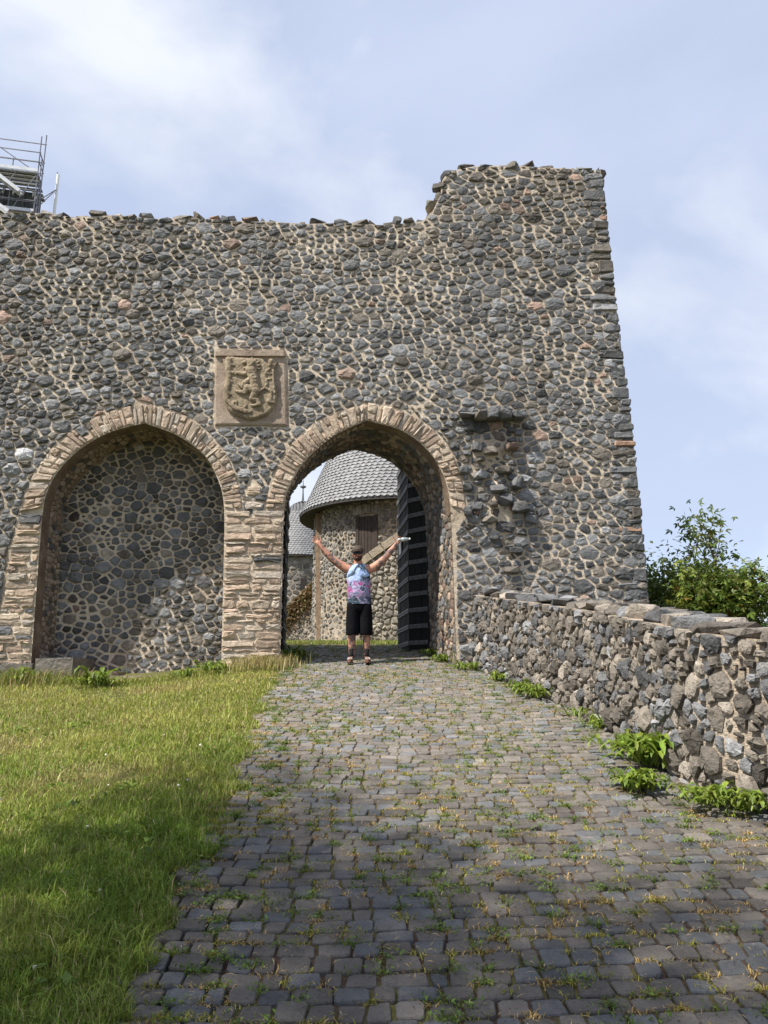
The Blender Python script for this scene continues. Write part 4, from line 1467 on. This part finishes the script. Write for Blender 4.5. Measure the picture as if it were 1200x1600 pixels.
leafy('shrub', 'broad green shrub farthest right beyond the parapet', 'shrub', gp(6.75, 13.3), stemset(11, rng, 1.02, .5), 30, 0.10, SHRUB, 215, TREE_G, 3, .6, .2, (3, 4), .2)

# tall lime trees behind the photographer whose crowns shade the foreground
def back_tree(x, y, H, seed, label, sc=1.0, bole=0.0):
    rng = random.Random(seed)
    leafy('lime_tree', label, 'tree', gp(x, y), [((0, 0, bole), (0.02, 0.02, 1), H * .55, 0.24 if not bole else 0.15) + ((3,) if bole else ())], int(19 * sc), 0.125, GREENS, seed, 'trees behind the viewpoint', 1, .62, .12, (4, 5), .32, 3)
back_tree(-6.0, -1.4, 6.6, 301, 'broad low-crowned lime tree standing on the lawn behind the viewpoint', .42)
back_tree(-5.2, 0.5, 6.4, 302, 'tall lime tree with a long bare bole beside the lawn left of the viewpoint', .85, 4.4)
back_tree(-4.5, -0.7, 5.4, 303, 'slim tall lime tree nearest the path behind the viewpoint', .3, 5.4)

# ------------------------------------------------------------------ grass and weeds
rs = np.random.RandomState(12)
def blades(base, hgt, wid, lean, cols):
    n = len(base)
    a = rs.rand(n) * 2 * math.pi
    dx, dy = np.cos(a), np.sin(a)
    L = lean * hgt
    side = np.stack([-dy, dx, np.zeros(n)], 1)
    dirv = np.stack([dx, dy, np.zeros(n)], 1)
    up = np.array([0, 0, 1.0])
    w = wid[:, None] / 2
    mid = base + up * (hgt * .6)[:, None] + dirv * (L * .35)[:, None]
    tip = base + up * hgt[:, None] * (1 - .25 * lean[:, None]) + dirv * L[:, None]
    v = np.stack([base - side * w, base + side * w, mid + side * w * .8, mid - side * w * .8, tip], 1).reshape(-1, 3)
    i = np.arange(n)[:, None] * 5
    f = np.concatenate([i + np.array([[0, 1, 2]]), i + np.array([[0, 2, 3]]), i + np.array([[3, 2, 4]])])
    return v, f, np.repeat(cols, 5, axis=0)
NB = 300000
u = rs.rand(NB)
yb = 1.6 + (11.75 - 1.6) * u ** 1.35
lx = np.interp(yb, [a for a, b in LE], [b for a, b in LE])
wf = np.minimum(7.0, 0.62 * yb + 0.8)
xb = lx + 0.22 - rs.rand(NB) ** 1.15 * wf
fr = np.array([noise.noise(Vector((x * 3.1, y * 3.1, 0))) for x, y in zip(xb[::1], yb[::1])]) if False else None
# ragged edge and colour patches from cheap sums of sines
def fn(x, y, s):
    return (np.sin(x * 2.1 * s + 1.3 * np.sin(y * 1.7 * s)) + np.sin(y * 2.6 * s + 1.1 * np.sin(x * 1.9 * s + 2)) + np.sin((x + y) * 3.7 * s + 4) * .7) / 2.7
edge_n = 0.10 * fn(xb, yb, 2.3) + 0.07 * fn(xb, yb, 6.1)
keepm = xb < lx + 0.07 + edge_n
gz = np.array([ground(a, b) for a, b in zip(xb, yb)])
patch = fn(xb, yb, 1.0) * .5 + fn(xb, yb, 2.9) * .35 + rs.normal(0, .35, NB)
far = np.clip((yb - 4.5) / 4.0, 0, 1)
dry = np.clip(0.20 + 0.40 * far + 0.52 * patch, 0, 1)[:, None]
g1 = np.array([[0.145, 0.225, 0.022]]); g2 = np.array([[0.33, 0.33, 0.075]]); g3 = np.array([[0.42, 0.34, 0.17]])
cols = g1 * (1 - dry) + g2 * dry
dead = (fn(xb * .7 + 3, yb * .9, 1.1) + rs.normal(0, .22, NB) > .42) & (yb > 4.8)
cols[dead] = .45 * cols[dead] + .55 * np.array([[0.34, 0.25, 0.11]])
straw = rs.rand(NB) < 0.05 + 0.13 * far
cols[straw] = g3
cols *= np.exp(rs.normal(0, .22, (NB, 1)))
tall = 1 + 0.5 * np.clip(fn(xb, yb, .8), 0, 1) + 1.0 * (yb > 11.3)
hg = rs.uniform(.025, .085, NB) * tall * (1.15 - .35 * far)
base = np.stack([xb, yb, gz - .004], 1)
hg[dead] *= .65
short = fn(xb * 1.3, yb, 1.7) > 0.55
hg[short] *= .55
long_ = rs.rand(NB) < .02
hg[long_] = rs.uniform(.08, .17, int(long_.sum()))
v, f, c = blades(base[keepm], hg[keepm], rs.uniform(.003, .006, NB)[keepm] * (1 + .5 * far[keepm]), rs.uniform(.2, 1.3, NB)[keepm], cols[keepm])
tag(mk('grass', v, f, MAT['grass'], None, c), 'rough sunlit lawn grass left of the path', None, None, 'stuff')

# clover leaves and flower heads in the grass
n = 16000
yb = 1.6 + 9 * rs.rand(n) ** 1.6; lx = np.interp(yb, [a for a, b in LE], [b for a, b in LE]); xb = lx - .05 - rs.rand(n) * np.minimum(6, .62 * yb + .8)
m = fn(xb, yb, 1.6) + rs.normal(0, .4, n) > 0.25
xb, yb = xb[m], yb[m]; n = len(xb)
pos = np.stack([xb, yb, np.array([ground(a, b) for a, b in zip(xb, yb)]) + rs.uniform(.01, .045, n)], 1)
V, Fc, C = leaf_mesh(pos, rs.uniform(.012, .026, n), rs, np.array([(0.10, 0.18, 0.025)]) * np.exp(rs.normal(0, .25, (n, 1))), 1.5, 3)
tag(mk('clover_leaves', V, Fc, MAT['leaf'], None, C), 'clover leaves growing through the lawn', None, None, 'stuff')
n = 5000
ctr_ = [(2.2 + 8.5 * rs.rand() ** 1.4, rs.rand()) for _ in range(60)]
pp = []
for cy_, k_ in ctr_:
    cx_ = ledge(cy_) - .05 - k_ * (.6 * cy_ + .4)
    for _ in range(rs.randint(8, 40)):
        a_, b_ = cx_ + rs.normal(0, .09), cy_ + rs.normal(0, .09)
        if a_ < ledge(b_): pp.append((a_, b_, ground(a_, b_) + rs.uniform(.01, .05)))
pp = np.array(pp); n = len(pp)
V, Fc, C = leaf_mesh(pp, rs.uniform(.03, .07, n), rs, np.array([(0.12, 0.19, 0.03)]) * np.exp(rs.normal(0, .25, (n, 1))), 1.0, 1)
tag(mk('lawn_weeds', V, Fc, MAT['leaf'], None, C), 'broad-leaved weeds among the lawn grass', None, None, 'stuff')
mb = MB(); rng = random.Random(31)
for _ in range(70):
    y = 2.5 + 5 * rng.random() ** 1.3; x = ledge(y) - .1 - rng.random() * (.6 * y + .5)
    z = ground(x, y) + rng.uniform(.04, .07)
    r = rng.uniform(.008, .012)
    vs, fs = hull_rock((x, y, z), r, r, r, rng, 10, 0, .9)
    k = rng.uniform(.5, .8); mb.add(vs, fs, (k, k * .93, k * .86))
    vs, fs = tube_geo([(x, y, z - .06), (x, y, z)], .0015, 3, False); mb.add(vs, fs, (.1, .15, .03))
tag(mb.build('clover_flowers', MAT['leaf']), 'small white clover heads scattered over the lawn', None, None, 'stuff')

# tufts, moss and straw in the joints of the paving
bs, hs, ws, ls, cs = [], [], [], [], []
cl_pos, cl_col = [], []
for (x, y, k) in joints:
    if y < 1.5: continue
    if not (-1.0 < x / max(y, .1) < 1.0): continue
    e = min(x - ledge(y), 5)
    dens = noise.noise(Vector((x * .9, y * .7, 5))) * .6 + .78 + .5 * math.exp(-max(e, 0) / .45)
    if rs.rand() > dens * (0.55 if k == 1 else 1): continue
    m = int(rs.randint(10, 46) * (1.4 if k == 3 else 1) * (1.6 if e < .4 else 1))
    spx, spy = (.028, .022) if k == 1 else (.05, .045)
    px, py = x + rs.normal(0, spx * (1.5 if e < .3 else 1), m), y + rs.normal(0, spy * .7, m)
    kind = rs.rand()
    for a, b in zip(px, py):
        bs.append((a, b, gpath(b) + .005)); hs.append(rs.uniform(.008, .026)); ws.append(rs.uniform(.003, .006)); ls.append(rs.uniform(.6, 2.0))
        c = (0.14, 0.20, 0.03) if kind < .3 else ((0.28, 0.26, 0.05) if kind < .68 else (0.42, 0.29, 0.11))
        kk = math.exp(rs.normal(0, .25)); cs.append([q * kk for q in c])
    if kind < .3:
        for _ in range(int(m * .8)):
            cl_pos.append((x + rs.normal(0, spx * 1.2), y + rs.normal(0, spy * 1.2), gpath(y) + rs.uniform(.012, .035)))
            kk = math.exp(rs.normal(0, .25)); cl_col.append([.12 * kk, .19 * kk, .03 * kk])
v, f, c = blades(np.array(bs), np.array(hs), np.array(ws), np.array(ls), np.array(cs))
o = tag(mk('joint_grass', v, f, MAT['grass'], None, c), 'small tufts of grass growing in the joints of the paving', None, None, 'stuff')
V, Fc, C = leaf_mesh(np.array(cl_pos), rs.uniform(.010, .024, len(cl_pos)), rs, np.array(cl_col), 1.5, 1)
tag(mk('joint_weeds', V, Fc, MAT['leaf'], None, C), 'tiny leafy weeds in the joints of the paving', None, None, 'stuff')
n = 5200
yb = 1.8 + 8.5 * rs.rand(n) ** 1.5; lx = np.array([ledge(b) for b in yb]); rx = np.array([redge(b) for b in yb])
xb = lx + rs.rand(n) * (rx - lx)
m = fn(xb * 1.2, yb, 2.2) + rs.normal(0, .4, n) > .1
xb, yb = xb[m], yb[m]; n = len(xb)
pos = np.stack([xb, yb, np.array([gpath(b) for b in yb]) + .024 + rs.uniform(0, .006, n)], 1)
a = rs.rand(n) * math.pi; L = rs.uniform(.012, .055, n)[:, None]; d = np.stack([np.cos(a), np.sin(a), S0 * np.sin(a)], 1); s = np.stack([-np.sin(a), np.cos(a), S0 * np.cos(a)], 1)
up = np.array([0, 0, .004])
V = np.stack([pos - d * L / 2, pos + s * .002 + up, pos + d * L / 2, pos - s * .002 + up], 1).reshape(-1, 3)
cc = np.array([(0.46, 0.33, 0.16)]) * np.exp(rs.normal(0, .3, (n, 1)))
tag(mk('straw_clippings', V, np.arange(4 * n).reshape(n, 4), MAT['grass'], None, np.repeat(cc, 4, axis=0)), 'dry straw clippings lying on the paving', None, None, 'stuff')

def leaf_blade(p, az, L, w, rise, rng, lobed=True):
    d = Vector((math.cos(az), math.sin(az), 0)); s = Vector((-d.y, d.x, 0))
    n = 8; vs, fs = [], []
    for k in range(n + 1):
        t = k / n
        c = p + d * (L * (t * .85)) + Vector((0, 0, L * rise * (t * 1.5 - t * t * 1.25)))
        ww = w * math.sin(math.pi * min(1, t * .93 + .07)) ** .8 * (1 + (0.55 if lobed and k % 2 else -.3))
        vs += [c - s * ww / 2 + Vector((0, 0, ww * .22)), c, c + s * ww / 2 + Vector((0, 0, ww * .22))]
    for k in range(n):
        a = k * 3
        fs += [(a, a + 1, a + 4, a + 3), (a + 1, a + 2, a + 5, a + 4)]
    return vs, fs
def weed(x, y, n, L, label, seed, group, split=False, name='weed_plant', z=None):
    rng = random.Random(seed)
    L *= 1.2; n = int(n * (1.9 if not split else 1.6))
    p0 = Vector((x, y, (gpath(y) if ledge(y) < x else ground(x, y)) + .005))
    t = thing(name, label, 'weed', p0, group)
    mb = MB()
    for k in range(n):
        az = rng.uniform(0, 2 * math.pi); l = L * rng.uniform(.5, 1.15)
        kk = math.exp(rng.gauss(0, .22)); yl = rng.random() * .5; col = ((0.13 + .08 * yl) * kk, 0.21 * kk, 0.03 * kk)
        vs, fs = leaf_blade(p0 + Vector((rng.gauss(0, L * (.4 if split else .65)), rng.gauss(0, L * (.4 if split else .8)), rng.uniform(0, L * .25))), az, l, l * rng.uniform(.13, .22), rng.uniform(.5, 1.5), rng)
        if split: mk('leaf', vs, fs, MAT['leaf'], t, col, True)
        else: mb.add(vs, fs, col)
    if not split:
        mb.build('leaves', MAT['leaf'], t, True)
    return t
GW = 'weeds at the foot of the parapet'
def wp(x, y): q = G(x, y); return q.x, q.y
q = wp(1030, 1200); weed(q[0] - .02, q[1], 80, 0.25, 'largest clump of toothed green weeds at the bend of the parapet foot', 401, GW, True)
q = wp(1000, 1235); weed(q[0] - .02, q[1] - .05, 54, 0.15, 'low spreading weed on the setts just below the largest clump', 402, GW, True)
q = wp(985, 1175); weed(q[0], q[1], 26, 0.16, 'small bright weed behind the largest clump', 403, GW)
q = wp(1125, 1262); weed(q[0], q[1], 46, 0.14, 'low leafy weed patch at the parapet foot by the right border', 404, GW)
q = wp(1180, 1268); weed(q[0], q[1], 46, 0.14, 'rightmost low weed patch at the parapet foot', 405, GW)
for k, (x, y, n, L, lb) in enumerate([(868, 1092, 60, .17, 'bushy bright weed strip halfway along the parapet foot'), (835, 1080, 40, .14, 'weed patch next uphill of the bushy strip by the parapet'), (800, 1065, 40, .13, 'narrow weed patch along the upper parapet foot'),
                                      (770, 1048, 40, .13, 'weed tuft below the start of the parapet'), (735, 1035, 50, .14, 'bright weed tuft at the corner of gate jamb and parapet'), (700, 1026, 46, .14, 'weed tuft at the foot of the right gate jamb'), (678, 1017, 40, .16, 'weed tuft under the black right gate leaf'),
                                      (925, 1122, 24, .13, 'small weed on the path edge below the bushy strip'), (950, 1140, 22, .12, 'small flat weed at the parapet foot above the largest clump')]):
    q = wp(x, y); weed(min(q[0], redge(q[1]) - .02), q[1], n, L, lb, 410 + k, GW)
q = wp(150, 1075); weed(q[0], q[1], 34, .26, 'broad leafy weed below the blind niche', 430, 'weeds at the foot of the castle wall', True)
q = wp(455, 1030); weed(q[0] + .03, q[1], 50, .18, 'dark weed tuft at the foot of the left gate jamb', 431, 'weeds at the foot of the castle wall')
q = wp(320, 1066); weed(q[0], 11.6, 50, .16, 'low green weeds at the foot of the pier beside the niche', 432, 'weeds at the foot of the castle wall')
q = wp(270, 1070); weed(q[0], 11.6, 40, .14, 'low green weeds under the right half of the blind niche', 433, 'weeds at the foot of the castle wall')
q = wp(35, 1068); weed(q[0], 11.6, 40, .2, 'ragged green weeds before the left plinth block', 434, 'weeds at the foot of the castle wall')
# tall straw-coloured grass by the pier and behind the gate
def tuft(x, y, n, H, label, cols_, sp=.25, kind=None):
    b = np.stack([x + rs.normal(0, sp, n), y + rs.normal(0, sp * .5, n), np.zeros(n)], 1)
    b[:, 1] = np.minimum(b[:, 1], YW - .05) if y < YW else b[:, 1]
    b[:, 2] = [ground(a, c) for a, c in b[:, :2]]
    cc = np.array([cols_[rs.randint(len(cols_))] for _ in range(n)]) * np.exp(rs.normal(0, .2, (n, 1)))
    v, f, c = blades(b, H * rs.uniform(.5, 1.1, n), rs.uniform(.004, .008, n), rs.uniform(.1, .8, n), cc)
    return tag(mk('tall_grass', v, f, MAT['grass'], None, c), label, None if kind else 'grass tuft', None, kind)
q = wp(395, 1055); tuft(q[0], 11.55, 1500, .26, 'tall dry straw grass at the foot of the pier beside the path', [(.48, .38, .2), (.40, .33, .14), (.2, .22, .06)])
q = wp(60, 1066); tuft(q[0], 11.5, 900, .28, 'tall mixed grass before the left jamb of the niche', [(.4, .32, .15), (.13, .17, .03), (.2, .2, .05)], .45)
n = 26000
xb = rs.uniform(-4, 4, n); yb = rs.uniform(16, 21, n)
hz = np.array([ground(a, b) for a, b in zip(xb, yb)])
cc = (np.array([[.13, .2, .03]]) * (1 - (t_ := rs.rand(n, 1))) + np.array([[.28, .26, .08]]) * t_) * np.exp(rs.normal(0, .2, (n, 1)))
v, f, c = blades(np.stack([xb, yb, hz], 1), rs.uniform(.04, .13, n), rs.uniform(.008, .014, n), rs.uniform(.2, 1, n), cc)
tag(mk('court_grass', v, f, MAT['grass'], None, c), 'short grass at the foot of the tower inside the gate', None, None, 'stuff')

# ------------------------------------------------------------------ the man in the gateway
MY = 12.05
mf = P(560, 1028, MY)
MX, MZ = mf.x, gpath(MY) + 0.022
man = thing('person', 'bearded man in tie-dye vest and black shorts with both arms raised in the gateway', 'person', (MX, MY, MZ))
def skin_mat():
    m, t, b = M('skin', 0.55)
    tcn = N(t, 'ShaderNodeTexCoord')
    n = nz(t, 16, 5, .6, tcn.outputs['Object'])
    tat = ramp(t, n, [(0.46, 0.0), (0.55, 0.8)])
    sx = N(t, 'ShaderNodeSeparateXYZ'); t.links.new(tcn.outputs['Object'], sx.inputs[0])
    ab = N(t, 'ShaderNodeMath', operation='ABSOLUTE'); t.links.new(sx.outputs['X'], ab.inputs[0])
    arm = N(t, 'ShaderNodeMath', operation='GREATER_THAN'); t.links.new(ab.outputs[0], arm.inputs[0]); arm.inputs[1].default_value = 0.27
    hand = N(t, 'ShaderNodeMath', operation='LESS_THAN'); t.links.new(ab.outputs[0], hand.inputs[0]); hand.inputs[1].default_value = 0.60
    leg = N(t, 'ShaderNodeMath', operation='LESS_THAN'); t.links.new(sx.outputs['Z'], leg.inputs[0]); leg.inputs[1].default_value = 0.5
    mu = N(t, 'ShaderNodeMath', operation='MULTIPLY'); t.links.new(arm.outputs[0], mu.inputs[0]); t.links.new(hand.outputs[0], mu.inputs[1])
    mxm = N(t, 'ShaderNodeMath', operation='MAXIMUM'); t.links.new(mu.outputs[0], mxm.inputs[0]); t.links.new(leg.outputs[0], mxm.inputs[1])
    m2 = N(t, 'ShaderNodeMath', operation='MULTIPLY'); t.links.new(mxm.outputs[0], m2.inputs[0]); t.links.new(tat, m2.inputs[1])
    c = mixc(t, (0.44, 0.215, 0.145), (0.065, 0.065, 0.075), m2.outputs[0])
    t.links.new(c, b.inputs['Base Color'])
    return m
MAT['skin'] = skin_mat()
sk = {'pelvis': (0, 0, .95, .135, .11), 'belly': (0, -.01, 1.10, .15, .125), 'chest': (-.01, 0, 1.32, .165, .125), 'collar': (-.01, .01, 1.47, .10, .08), 'neck': (-.015, -.005, 1.55, .062, .062),
      'jaw': (-.02, -.03, 1.635, .068, .078), 'brow': (-.02, -.02, 1.71, .076, .092), 'crown': (-.02, -.01, 1.775, .055, .066)}
V, E, R = [], [], []
def add(name, p, r, par=None):
    V.append(p); R.append(r)
    ids[name] = len(V) - 1
    if par: E.append((ids[par], ids[name]))
ids = {}
add('pelvis', (0, 0, .95), (.14, .11))
add('belly', (0, -.01, 1.10), (.145, .12), 'pelvis'); add('chest', (-.01, 0, 1.32), (.16, .12), 'belly'); add('collar', (-.012, .01, 1.46), (.10, .08), 'chest'); add('neck', (-.015, 0, 1.56), (.06, .06), 'collar')
add('jaw', (-.02, -.025, 1.635), (.066, .080), 'neck'); add('brow', (-.02, -.02, 1.71), (.074, .094), 'jaw'); add('crown', (-.02, -.012, 1.775), (.05, .062), 'brow')
for s, hx, hz_, ex, ez in ((-1, -.655, 1.87, -.43, 1.615), (1, .615, 1.885, .42, 1.64)):
    k = 'l' if s < 0 else 'r'
    add('sh' + k, (s * .185, .01, 1.45), (.084, .080), 'collar')
    add('ua' + k, (s * .30, .0, 1.53), (.075, .074), 'sh' + k)
    add('el' + k, (ex, -.02, ez), (.056, .055), 'ua' + k)
    add('fa' + k, (ex + (hx - ex) * .35, -.03, ez + (hz_ - ez) * .35), (.060, .056), 'el' + k)
    add('wr' + k, (ex + (hx - ex) * .88, -.04, ez + (hz_ - ez) * .88), (.036, .033), 'fa' + k)
    add('pa' + k, (hx, -.045, hz_), (.040, .022), 'wr' + k)
    d = Vector((hx - ex, 0, hz_ - ez)).normalized(); u_ = Vector((-d.z * s, 0, d.x * s)) 
    curl = 0.0 if s < 0 else 1.0
    for fi_, (off, L, an) in enumerate(((.034, .078, .34), (.012, .090, .10), (-.012, .085, -.10), (-.034, .068, -.34))):
        b0 = Vector((hx, -.045, hz_)) + d * .035 + u_ * off
        fd = (d * math.cos(an) + u_ * math.sin(an)).normalized()
        p1 = b0 + fd * L * .5 + Vector((0, -.03 * curl, 0)); p2 = p1 + (fd * (.5 if not curl else -.1) + Vector((0, -.35 * curl, 0))).normalized() * L * (.5 if not curl else .4)
        add('f%s%d' % (k, fi_), tuple(b0), (.011, .010), 'pa' + k); add('g%s%d' % (k, fi_), tuple(p1), (.0095, .0095), 'f%s%d' % (k, fi_)); add('h%s%d' % (k, fi_), tuple(p2), (.0075, .0075), 'g%s%d' % (k, fi_))
    tb = Vector((hx, -.05, hz_)) - d * .01 + u_ * .04
    t1_ = tb + (u_ + d * .5).normalized() * .04; t2_ = t1_ + (u_ * .5 + d).normalized() * .035
    add('t' + k, tuple(tb), (.013, .012), 'pa' + k); add('u' + k, tuple(t1_), (.011, .011), 't' + k); add('v' + k, tuple(t2_), (.008, .008), 'u' + k)
for s in (-1, 1):
    k = 'l' if s < 0 else 'r'
    ox = .01
    add('hip' + k, (s * .095 + ox * .3, 0, .87), (.085, .09), 'pelvis')
    add('kn' + k, (s * .11 + ox, -.015, .50), (.056, .06), 'hip' + k)
    add('ca' + k, (s * .115 + ox, .02, .36), (.062, .068), 'kn' + k)
    add('an' + k, (s * .115 + ox, .02, .11), (.038, .044), 'ca' + k)
    add('he' + k, (s * .118 + ox, .0, .05), (.034, .04), 'an' + k)
me = bpy.data.meshes.new('body')
me.from_pydata(V, E, [])
body = bpy.data.objects.new('body', me); COL.objects.link(body); body.parent = man
ORG[body.name] = Vector((MX, MY, MZ))
md = body.modifiers.new('skin', 'SKIN'); md.use_smooth_shade = True
me.skin_vertices[0].data[0].use_root = True
for i, r in enumerate(R):
    me.skin_vertices[0].data[i].radius = r
    me.skin_vertices[0].data[i].use_root = (i == 0)
ss_ = body.modifiers.new('sub', 'SUBSURF'); ss_.levels = 2; ss_.render_levels = 2
me.materials.append(MAT['skin'])
def mp_(vs): return [(MX + a, MY + b, MZ + c) for a, b, c in vs]
def cloth(name, geo, mat, parent=man, sm=True):
    vs, fs = geo
    return mk(name, mp_(vs), fs, mat, parent, None, sm)
# tie-dye vest
m, t, b = M('tie_dye', .85)
tcn = N(t, 'ShaderNodeTexCoord')
n1_ = nz(t, 5.5, 4, .55, tcn.outputs['Object'], 1.2); n2_ = nz(t, 8.5, 4, .6, tcn.outputs['Object'], 1.5)
sx = N(t, 'ShaderNodeSeparateXYZ'); t.links.new(tcn.outputs['Object'], sx.inputs[0])
light = ramp(t, n1_, [(.40, (.03, .04, .055)), (.47, (.10, .16, .24)), (.52, (.33, .44, .74)), (.75, (.42, .53, .80))])
pink = ramp(t, n2_, [(.40, (.05, .06, .09)), (.48, (.35, .40, .60)), (.54, (.36, .07, .22)), (.70, (.33, .12, .30))])
dark = ramp(t, n2_, [(.44, (.03, .04, .06)), (.56, (.05, .10, .13)), (.64, (.40, .30, .50))])
mz = N(t, 'ShaderNodeMapRange'); t.links.new(sx.outputs['Z'], mz.inputs['Value']); mz.inputs['From Min'].default_value = 1.22; mz.inputs['From Max'].default_value = 1.30
c1 = mixc(t, pink, light, mz.outputs[0])
mz2 = N(t, 'ShaderNodeMapRange'); t.links.new(sx.outputs['Z'], mz2.inputs['Value']); mz2.inputs['From Min'].default_value = .98; mz2.inputs['From Max'].default_value = 1.08
c2 = mixc(t, dark, c1, mz2.outputs[0])
t.links.new(c2, b.inputs['Base Color'])
bump(t, b, nz(t, 14, 3, .5, tcn.outputs['Object'], 1.5), .8, .03)
MAT['vest'] = m
cloth('vest', ring_geo([(.01, 0, .90, .188, .148), (.008, 0, .93, .190, .150), (.003, -.005, 1.05, .182, .146), (0, -.01, 1.18, .182, .146), (-.005, -.005, 1.30, .186, .142), (-.01, 0, 1.38, .182, .132), (-.01, .0, 1.45, .168, .118), (-.012, .005, 1.51, .140, .098), (-.013, .005, 1.535, .095, .080)], 24, False), MAT['vest'])
MAT['black'] = plain('black_cotton', (.006, .006, .008), .95, 0, .3, 3, .6)
mb = MB()
for s in (-1, 1):
    vs, fs = ring_geo([(s * .105 + .012, -.005, .43, .102, .108), (s * .105 + .012, -.005, .45, .104, .110), (s * .10 + .01, -.005, .65, .108, .118), (s * .09 + .008, 0, .85, .108, .128), (s * .07, 0, .96, .10, .12)], 16, True)
    mb.add(mp_(vs), fs)
vs, fs = ring_geo([(.008, 0, .78, .14, .11), (.008, 0, .82, .195, .135), (.008, 0, .92, .192, .14), (.008, 0, .97, .175, .13)], 20, True)
mb.add(mp_(vs), fs)
mb.build('shorts', MAT['black'], man, True)
MAT['black'].node_tree.nodes['Principled BSDF'].inputs['Specular IOR Level'].default_value = 0.08
MAT['shoe'] = plain('brown_suede', (.13, .065, .045), .8, 0, .2)
MAT['sock'] = plain('black_sock', (.012, .012, .014), .9)
MAT['whiterubber'] = plain('white_rubber', (.75, .74, .72), .6)
MAT['hair'] = plain('brown_hair', (.045, .026, .016), .8, 0, .3, 60)
MAT['cap'] = plain('dark_cap', (.06, .045, .036), .8, 0, .3, 30)
MAT['lens'] = plain('dark_lens', (.004, .004, .005), .12)
for s in (-1, 1):
    cx = s * .117 + .01; tx = s * .02
    sole = ring_geo([(cx + tx, -.06, .0, .048, .142), (cx + tx, -.06, .022, .049, .144)], 18)
    up_ = ring_geo([(cx + tx, -.06, .022, .046, .139), (cx + tx, -.055, .05, .044, .125), (cx + tx * .6, -.03, .078, .040, .085), (cx, .01, .10, .040, .055)], 18)
    sh = cloth('shoe', up_, MAT['shoe'])
    cloth('sole', sole, MAT['shoe'], sh)
    vs, fs = bar_geo(Vector((cx - .035 + tx, -.10, .066)), Vector((cx + .035 + tx, -.10, .066)), .05, .03)
    cloth('stripe', (vs, fs), MAT['whiterubber'], sh, False)
    cloth('sock', ring_geo([(cx, .015, .085, .042, .05), (cx, .02, .14, .040, .046), (cx, .02, .215, .046, .052), (cx, .02, .22, .044, .05)], 14), MAT['sock'])
hx_, hy_ = -.02, -.02
cap = cloth('cap', ring_geo([(hx_, hy_, 1.725, .092, .112), (hx_, hy_, 1.76, .092, .110), (hx_, hy_ + .003, 1.80, .076, .092), (hx_, hy_ + .005, 1.825, .045, .055), (hx_, hy_ + .005, 1.832, .01, .012)], 18), MAT['cap'])
vs, fs = [], []
for k in range(9):
    a_ = math.pi * (1.15 + .7 * k / 8)
    vs += [(hx_ + .09 * math.cos(a_), hy_ + .108 * math.sin(a_), 1.735), (hx_ + .088 * math.cos(a_), hy_ + .108 * math.sin(a_) - .085 * math.sin(math.pi * (k + .6) / 9.2), 1.718)]
fs = [(2 * k, 2 * k + 1, 2 * k + 3, 2 * k + 2) for k in range(8)]
vs2 = vs + [(a, b_, c - .006) for a, b_, c in vs]; fs2 = fs + [tuple(i + 18 for i in f)[::-1] for f in fs] + [(2 * k + 1, 2 * k + 19, 2 * k + 21, 2 * k + 3) for k in range(8)]
cloth('brim', (vs2, fs2), MAT['cap'], cap)
mb = MB()
vs, fs = ring_geo([(hx_, -.045, 1.575, .030, .045), (hx_, -.052, 1.60, .058, .068), (hx_, -.045, 1.625, .070, .076), (hx_, -.030, 1.645, .074, .070), (hx_, -.01, 1.665, .077, .060)], 16)
cloth('beard', (vs, fs), MAT['hair'])
vs, fs = hull_rock((hx_, -.118, 1.665), .016, .022, .026, random.Random(2), 16, 0, .9)
cloth('nose', (vs, fs), MAT['skin'], man)
vs, fs = bar_geo(Vector((hx_ - .022, -.122, 1.625)), Vector((hx_ + .022, -.122, 1.625)), .012, .012)
MAT['lip'] = plain('lip', (.30, .12, .10), .5)
cloth('mouth', (vs, fs), MAT['lip'], man)
for s in (-1, 1):
    vs, fs = hull_rock((hx_ + s * .086, -.01, 1.68), .012, .02, .032, random.Random(4), 16, 0, .9)
    cloth('ear', (vs, fs), MAT['skin'], man)
g = None
mb = MB()
for s in (-1, 1):
    vs, fs = bar_geo(Vector((hx_ + s * .010, -.122, 1.694)), Vector((hx_ + s * .064, -.108, 1.696)), .012, .040); mb.add(mp_(vs), fs)
    vs, fs = bar_geo(Vector((hx_ + s * .066, -.108, 1.702)), Vector((hx_ + s * .088, -.01, 1.70)), .006, .008); mb.add(mp_(vs), fs)
vs, fs = bar_geo(Vector((hx_ - .012, -.122, 1.705)), Vector((hx_ + .012, -.122, 1.705)), .008, .008); mb.add(mp_(vs), fs)
mb.build('sunglasses', MAT['lens'], man)
# bottle in his hand
hp = Vector((MX + .655, MY - .075, MZ + 1.915))
bot = thing('bottle', 'small pale plastic bottle held in the raised hand beside the gate leaf', 'bottle', hp)
d = Vector((.97, 0, .1)).normalized()
MAT['plastic'] = plain('clear_plastic', (.42, .47, .50), .15)
MAT['plastic'].node_tree.nodes['Principled BSDF'].inputs['Transmission Weight'].default_value = .45
vs, fs = tube_geo([hp - d * .04, hp - d * .02, hp + d * .08, hp + d * .12, hp + d * .135], [.026, .031, .031, .018, .014], 12); mk('bottle_body', vs, fs, MAT['plastic'], bot, None, True)
vs, fs = tube_geo([hp + d * .135, hp + d * .155], .016, 10); mk('bottle_cap', vs, fs, MAT['whiterubber'], bot)
vs, fs = tube_geo([hp + d * .01, hp + d * .05], .0325, 12, False); mk('bottle_label', vs, fs, MAT['alu'], bot, None, True)
